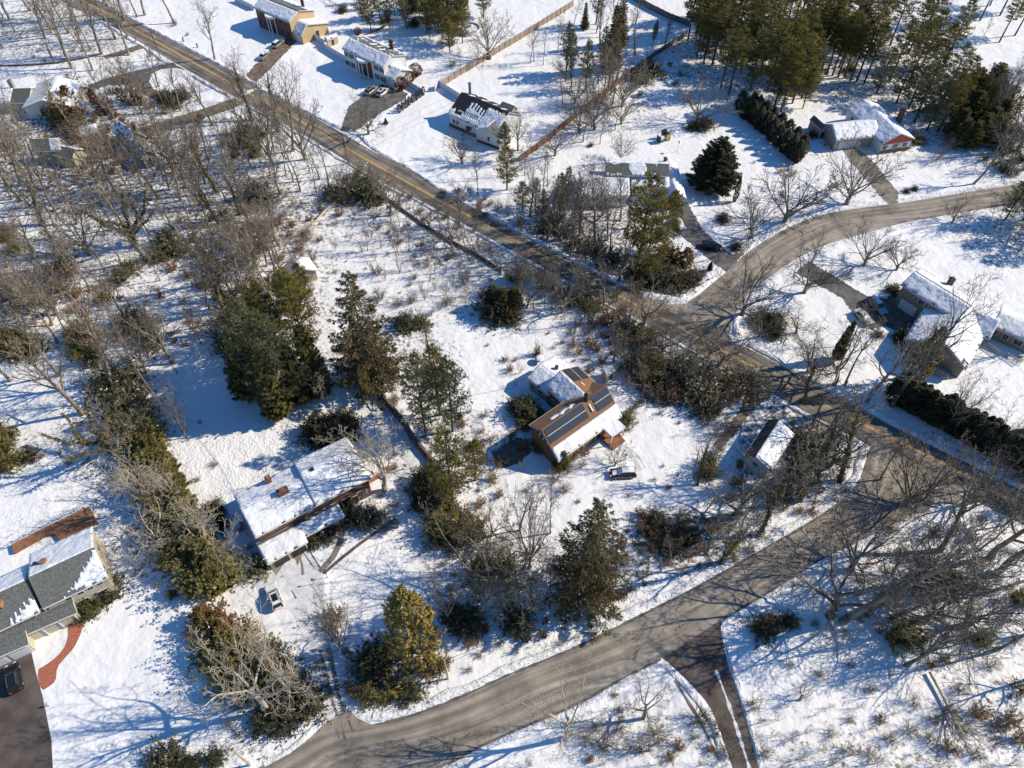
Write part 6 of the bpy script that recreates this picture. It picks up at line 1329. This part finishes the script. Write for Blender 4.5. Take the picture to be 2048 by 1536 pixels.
fill(['F','V','L'], 2010, 280, 60, 90, 8, 11, 15, 19); fill(['P','C'], 1960, 250, 80, 50, 8, 9, 13, 20); fill(['B','A'], 1600, 1470, 440, 60, 30, 1.6, 4, 21); fill(['BR','B'], 1280, 690, 160, 70, 22, 1.5, 3, 22); fill(['A','B'], 860, 570, 120, 60, 16, 1.5, 4.5, 23)
fill(['B','BR'], 900, 900, 130, 120, 18, 1, 2.2, 25); fill(['L','V'], 330, 700, 110, 60, 6, 9, 13, 26); fill(['B','A'], 1000, 1150, 120, 80, 12, 1.5, 3.5, 27)
many('PB', [(2090,470,15.,9.),(2110,440,15.,9.),(2130,500,15.,9.),(2100,930,13.,8.),(2125,965,13.,8.),(2150,1000,13.,8.),(2140,930,13.,8.)]); many('F', [(2090,1150,15.),(2120,1250,15.),(2100,1350,14.),(2080,700,13.)])  # unseen trees beyond the right edge, added to cast shade onto road and snow
plant()

# ---------------------------------------------------------------- fallen tree
def fallen(pxs, rads, label, twigs=True, z=.5, m='bark_pale'):
    P_ = [G(*p)+UP*z for p in pxs]; r0 = P_[0]; root = empty('fallen_tree', (r0.x, r0.y, 0), label, 'fallen tree'); mb = MB(); rr = random.Random(5); tw = MB()
    loc = Vector((r0.x, r0.y, 0)); pts = [p-loc for p in P_]; mb.tube(pts, rads, 7)
    for k in range(9):
        a = pts[-1].lerp(pts[1], rr.random()*.75); d = ((pts[-1]-pts[0]).normalized()+rvec(rr)*.55).normalized(); d.z = abs(d.z)*.6
        grow(rr, (mb, tw), a, d, rr.uniform(3,6), .10, 0, dict(rmin=.03, trunk_lv=0, lv=[dict(seg=5, wander=.2, n=5, kids=6, t0=.25, ang=(25,55), ratio=(.3,.5), taper=.3), dict(seg=3, wander=.2, n=3, kids=3, ang=(25,55), ratio=(.4,.6), taper=.5), dict(seg=2, wander=.2, n=3, taper=.8)]))
    mb.build('trunk', m, root, smooth=True); tw.build('branches', 'twig_pale', root)
fallen([(676,402),(650,425),(628,450),(605,470)], [.35,.3,.22,.12], 'fallen pale tree lying with snow along its trunk beside the holly thicket')
fallen([(1858,1345),(1885,1395),(1905,1440)], [.22,.2,.12], 'fallen snowy trunk in the lower right woods', z=.3)

# ---------------------------------------------------------------- fences and walls
def fence(pxs, hh, m, label, name='wooden_fence', thick=.06, post='pole_wood', cat='fence', gap=2.4, rails=False, seg=0):
    P_ = [G(*p) for p in pxs]; c = P_[0]; root = empty(name, (c.x, c.y, 0), label, cat); loc = Vector((c.x, c.y, 0)); P_ = resample(P_, gap); pm = MB(); posts = []
    for a, b in zip(P_[:-1], P_[1:]):
        a, b = a-loc, b-loc; d = (b-a).normalized(); n = Vector((-d.y, d.x, 0)); L_ = (b-a).length
        if rails:
            for z in (hh*.35, hh*.8): pm.obox(a+UP*z, b-a, n*.06, UP*.13)
        else:
            k = max(2, int(L_/.3)); 
            for i in range(k): pm.obox(a+d*(L_*i/k+.01)+UP*-.3, d*(L_/k-.02), n*thick, UP*(hh+.3+.03*math.sin(i*7.3+a.x)))
    pm.build('fence_panel', m, root)
    for a in P_[:99]:
        q = MB(); q.box(a-loc+UP*-.3, .14, .14, hh+.42); q.build('post', post, root)
fence([(885,172),(945,135),(1040,78),(1146,12)], 1.9, 'wood_fence', 'long weathered board fence running from the cape house past the round pool')
fence([(1040,322),(1085,290),(1130,252),(1190,205),(1250,157)], 1.7, 'rust_fence', 'rust-brown board fence crossing the snowfield behind the split house')
fence([(1250,157),(1310,112),(1372,72)], 1.6, 'grey_fence', 'dark end stretch of fence running up towards the tall pines')
fence([(1262,-4),(1300,18),(1340,38),(1378,52)], 1.8, 'grey_fence', 'grey board fence in shade at the top of the far snowfield')
fence([(870,182),(878,172),(924,201)], 1.8, 'vinyl', 'short white fence angling off the left corner of the black-roofed cape', 'vinyl_fence', post='white_paint')
fence([(616,70),(655,93),(650,97),(694,124)], 1.7, 'vinyl', 'white fence stepping between the two colonials', 'vinyl_fence', post='white_paint')
fence([(814,170),(846,189)], 1.7, 'vinyl', 'short white fence right of the round rusty shrubs', 'vinyl_fence', post='white_paint')
fence([(470,2),(508,20)], 1.7, 'vinyl', 'white fence at the left end of the tan colonial', 'vinyl_fence', post='white_paint')
fence([(650,0),(672,14),(690,22)], 1.3, 'grey_fence', 'thin dark fence behind the tan colonial', 'garden_fence', rails=True)
fence([(338,672),(360,664),(375,652),(420,648),(462,650)], 1.0, 'grey_fence', 'low split rail fence beside the trampled field', 'rail_fence', rails=True, gap=2.2)
fence([(735,68),(758,60),(778,48)], .6, 'dark_stone', 'low dark retaining edge below the pine clump behind the colonials', 'garden_edge')
def wall(pxs, wd, hh, label, m='dark_stone', cat='wall', name='stone_wall'):
    P_ = resample([G(*p) for p in pxs], .6); c = P_[0]; loc = Vector((c.x, c.y, 0)); mb = MB(); K = 5
    for i, p in enumerate(P_):
        t = (P_[min(i+1, len(P_)-1)]-P_[max(i-1,0)]).normalized(); n = Vector((-t.y, t.x, 0))
        for k, (s_, z) in enumerate(((-.5,-.4),(-.42,.75),(-.1,1),(.35,.85),(.5,-.4))):
            j = .22*noise.noise(Vector((i*.9, k*2.1, p.x))); mb.v.append(tuple(p-loc+n*(s_*wd*(1+j))+UP*(z*hh*(1+j) if z > 0 else z)))
    for i in range(len(P_)-1):
        for k in range(K-1): o = i*K+k; mb.f.append((o, o+1, o+K+1, o+K)); mb.m.append(0)
    mb.f.append(tuple(range(K))); mb.f.append(tuple((len(P_)-1)*K+k for k in range(K-1,-1,-1))); mb.m += [0,0]
    o = mb.build(name, m); o.location = loc; fixn(o); tag(o, label, cat)
wall([(775,398),(812,425),(850,452),(900,482),(950,508),(1000,540)], .7, .5, 'dark stone wall running beside the lower side of the main road')
wall([(738,768),(768,800),(800,838),(835,890),(880,945),(902,975)], 1.1, 1.3, 'dark garden wall along the packed snow path between the houses')
wall([(790,1038),(760,1060),(720,1088),(680,1120),(650,1146)], .35, .35, 'thin dark kerb line curving across the lawn below the long house', name='kerb_wall')
wall([(-10,132),(60,130),(110,126),(165,117),(205,108)], .5, .3, 'low dark edging wall along the path at top left', name='edging_wall')
wall([(250,742),(240,780),(245,800)], .5, .4, 'short dark wall beside the hedge belt', name='edging_wall') if False else None

# ---------------------------------------------------------------- poles, lamps, wires
def pole(px, py, top, label, m='pole_wood', r=.16, arm=None, cross=False, name='utility_pole', cat='pole'):
    b = G(px, py); h_ = height_to(px, py, top) if isinstance(top, int) else top; root = empty(name, (b.x, b.y, 0), label, cat)
    q = MB(); q.tube([(0,0,-.5),(0,0,h_*.5),(0,0,h_)], [r, r*.85, r*.65], 8); q.build('shaft', m, root)
    if cross: q = MB(); q.box((0,0,h_-.7), 2.2, .12, .14, .5); q.build('crossarm', m, root); q = MB(); q.tube([(.35,.1,h_-2.4),(.35,.1,h_-1.5)], [.2,.2], 8); q.build('transformer', 'lamp_grey', root)
    if arm:
        d = Vector((math.cos(arm), math.sin(arm), 0)); q = MB(); q.tube([UP*(h_-.6), UP*(h_-.1)+d*1.0, UP*h_+d*2.2], [.05,.05,.045], 6); a = q.build('lamp_arm', 'lamp_grey', root)
        q = MB(); q.obox(UP*(h_-.05)+d*2.1-Vector((-d.y,d.x,0))*.16, d*.75, Vector((-d.y,d.x,0))*.32, UP*.16); q.build('lamp_head', 'lamp_grey', a)
    return root, b, h_
tops = []
_, b, h_ = pole(322, 118, 8.8, 'wooden utility pole beside the main road at the top left', cross=True); tops.append(b+UP*(h_-.5))
_, b, h_ = pole(696, 327, 8.8, 'utility pole with street lamp by the road near the colonial drive', arm=.6, cross=True); tops.append(b+UP*(h_-.5))
_, b, h_ = pole(1233, 603, 8.8, 'pole with white street lamp at the road junction', arm=.9, cross=True); tops.append(b+UP*(h_-.5))
_, b, h_ = pole(1622, 850, 8.8, 'utility pole among the ivy trees near the white garage'); tops.append(b+UP*(h_-.5))
_, b, h_ = pole(2010, 1050, 8.8, 'utility pole at the lower right of the road junction'); tops.append(b+UP*(h_-.5))
_, b2, h2 = pole(896, 1357, 8.0, 'pale wooden pole with bare bracket above the side road', m='pale_pole'); t2 = b2+UP*(h2-.4)
_, b3, h3 = pole(1441, 1122, 8.2, 'dark pole on the bank of the side road'); t3 = b3+UP*(h3-.4)
_, b4, h4 = pole(500, 1530, 8.0, 'pole at the bottom edge left of the side road', m='pale_pole'); t4 = b4+UP*(h4-.4)
def wire(a, b, label, sag=.8):
    mb = MB(); n = 14; pts = [a.lerp(b, i/n)-UP*(sag*4*(i/n)*(1-i/n)) for i in range(n+1)]; loc = a.copy(); mb.tube([p-loc for p in pts], [.035]*(n+1), 3, cap=False); o = mb.build('power_line', 'dark_metal'); o.location = loc; tag(o, label, 'cable')
names = ['from the far pole to the colonial drive lamp pole', 'from the colonial drive lamp pole to the junction lamp', 'from the junction lamp to the garage pole', 'from the garage pole to the lower right pole']
for i in range(4): wire(tops[i], tops[i+1], 'dark cable strung '+names[i], 1.2)
wire(t3, t2, 'thin cable above the side road bank right of the pale pole'); wire(t2, t4, 'thin cable above the verge left of the pale pole'); wire(tops[3], t3, 'thin cable from the garage pole down to the side road bank')
# ---------------------------------------------------------------- small things
c = G(937, 62); root = empty('round_pool', (c.x, c.y, 0), 'round above-ground pool filled with snow beyond the board fence', 'pool')
n = 40; R0 = 3.6; mb = MB(); mb.tube([(0,0,-.2),(0,0,1.2)], [R0,R0], n, cap=False); mb.build('pool_wall', 'vinyl', root)
mb = MB()
for i in range(n):
    a, b = 6.2832*i/n, 6.2832*(i+1)/n
    mb.add([(math.cos(t)*r, math.sin(t)*r, z) for t, r, z in ((a,R0-.1,1.203),(b,R0-.1,1.203),(b,R0+.16,1.203),(a,R0+.16,1.203),(a,R0-.1,1.28),(b,R0-.1,1.28),(b,R0+.16,1.28),(a,R0+.16,1.28))], ((0,1,5,4),(2,3,7,6),(4,5,6,7)))
mb.build('pool_rim', 'grey_siding', root)
mb = MB(); mb.add([(math.cos(6.2832*i/n)*(R0-.12), math.sin(6.2832*i/n)*(R0-.12), .85) for i in range(n)], [tuple(range(n))]); mb.build('pool_snow', 'roof_snow', root)
# orange road sign with legs
c = G(1932, 893); root = empty('road_sign', (c.x, c.y, 0), 'orange diamond road-work sign on a folding stand beneath the tall hedge', 'sign', rz=R(-62)); s_ = .62
mb = MB(); vs_ = [(0,.0,.55),(s_,.0,.55+s_),(0,.0,.55+2*s_),(-s_,.0,.55+s_)]; mb.add(vs_+[(x,y+.03,z) for x,y,z in vs_], ((0,1,2,3),(7,6,5,4),(0,4,5,1),(1,5,6,2),(2,6,7,3),(3,7,4,0))); mb.build('sign_panel', 'sign_orange', root)
for zz in (.95, 1.22): mb = MB(); mb.obox((-.3,-.012,zz), (.6,0,0), (0,.01,0), (0,0,.09)); mb.build('lettering_bar', 'dark_metal', root)
for sx in (-1,1):
    for sy in (-1,1): mb = MB(); mb.tube([(0,0,.6),(sx*.55,sy*.6,-.05)], [.02,.02], 5); mb.build('leg', 'dark_metal', root)
# yellow play house behind the split house
c = G(1326, 281); root = empty('play_set', (c.x, c.y, 0), 'small yellow play set with open dark panels on the snowy lawn', 'play set', rz=.5)
mb = MB(); mb.obox((.2,-1.0,.9), (1.5,0,0), (0,.06,0), (0,0,1.2)); mb.obox((1.64,-.9,.0), (.06,0,0), (0,1.6,0), (0,0,2.0)); mb.build('yellow_panel', 'yellow_paint', root)
mb = MB(); mb.obox((-1.6,-.9,0), (.07,0,0), (0,1.8,0), (0,0,1.7)); mb.obox((.1,.7,1.0), (1.6,0,0), (0,.5,.0), (0,.3,1.3)); mb.build('dark_panel', 'dark_metal', root)
mb = MB(); mb.obox((-1.5,-.8,.8), (3.0,0,0), (0,1.5,0), (0,0,.08)); d_ = mb.build('platform', 'deck_wood', root)
mb = MB(); mb.obox((-1.4,-.75,.885), (2.9,0,0), (0,1.4,0), (0,0,.14)); mb.build('platform_snow', 'roof_snow', d_)
for x in (-1.45,1.45):
    for y in (-.75,.65): mb = MB(); mb.box((x,y,-.1), .1, .1, 2.0); mb.build('post', 'deck_wood', root)
# basketball hoop / posts
_, b, h_ = pole(1354, 303, 3.0, 'thin lawn pole with small basket behind the split house', m='dark_metal', r=.05, name='hoop_pole'); q = MB(); q.box((.1,0,2.6), .12, .7, .5); q.build('backboard', 'dark_metal', _)
for px, py, lab in ((1250,920,'small dark garden post lying in snow above the dark red hatchback'),(628,1168,'dark lawn lamp beside the snowy driveway'),(655,1155,'short lamp post at the end of the curved walk')):
    _, b, h_ = pole(px, py, 1.5, lab, m='dark_metal', r=.05, name='lamp_post', cat='lamp post'); q = MB(); q.box((0,0,1.5), .24, .24, .3); q.build('lamp_head', 'dark_metal', _)
for px, py, lab in ((367,82,'first dark lawn ornament on snow left of the tan colonial'),(395,94,'second dark lawn ornament nearer the main road by the tall tree')):
    c = G(px, py); root = empty('lawn_ornament', (c.x, c.y, 0), lab, 'ornament'); q = MB(); q.tube([(0,0,-.1),(0,0,.5)], [.25,.18], 8); q.build('pedestal', 'dark_stone', root); q = MB(); q.tube([(0,0,.5),(0,0,.7),(0,0,1.1),(0,0,1.2)], [.1,.28,.22,.06], 8); q.build('urn', 'dark_stone', root)
# mailboxes by the side road
c = G(607, 1466); root = empty('mailbox', (c.x, c.y, 0), 'grey mailbox on a post by the mouth of the snowy driveway', 'mailbox'); q = MB(); q.box((0,0,-.1), .1, .1, 1.1); q.build('post', 'pole_wood', root); q = MB(); q.tube([(-.28,0,1.15),(.28,0,1.15)], [.17,.17], 8); q.build('box', 'lamp_grey', root)
c = G(98, 1412); root = empty('garden_lamp', (c.x, c.y, 0), 'small dark lamp beside the brown driveway at bottom left', 'lamp'); q = MB(); q.tube([(0,0,-.1),(0,0,.7)], [.05,.05], 6); q.build('post', 'dark_metal', root); q = MB(); q.tube([(0,0,.7),(0,0,.95)], [.2,.12], 8); q.build('lamp_head', 'lamp_grey', root)
# garden seats in shade left of the long house, tubs by the cream house
c = G(486, 1052); root = empty('garden_bench', (c.x, c.y, 0), 'dark garden bench in the shade by the left gable of the long house', 'bench', rz=rz9+1.57); q = MB(); q.box((0,0,.4), 1.6, .5, .08); q.build('seat', 'deck_wood', root); q = MB(); q.box((0,.25,.5), 1.6, .07, .5); q.build('backrest', 'deck_wood', root)
for x in (-.7,.7):
    for y in (-.2,.2): q = MB(); q.box((x,y,-.1), .08, .08, .5); q.build('leg', 'dark_metal', root)
# snow-covered garden table behind the solar house
c = G(1079, 722); root = empty('garden_table', (c.x, c.y, 0), 'round garden table heaped with snow behind the solar-panelled house', 'table'); q = MB(); q.tube([(0,0,-.1),(0,0,.7)], [.08,.08], 8); q.build('leg', 'dark_metal', root); q = MB(); q.tube([(0,0,.7),(0,0,.76)], [1.0,1.0], 20); q.build('table_top', 'dark_metal', root); q = MB(); q.tube([(0,0,.765),(0,0,.9),(0,0,1.0)], [.95,.9,.5], 20); q.build('table_snow', 'roof_snow', root, smooth=True)
# red tarp / cart in thicket near garage
# stumps
for px, py, lab in ((1127,1212,'broken dark stump on the snow below the olive fir'),(799,412,'tall cut stump beside the main road wall'),(1500,985,'forked dead stump left of the white garage')):
    c = G(px, py); root = empty('tree_stump', (c.x, c.y, 0), lab, 'stump'); q = MB(); q.tube([(0,0,-.3),(.05,0,.8),(.15,.1,2.2)], [.38,.28,.2], 7); q.build('trunk', 'bark_tan', root); q = MB(); q.tube([(.05,0,.8),(-.4,.3,1.9)], [.14,.06], 5); q.build('snag', 'bark_tan', root)
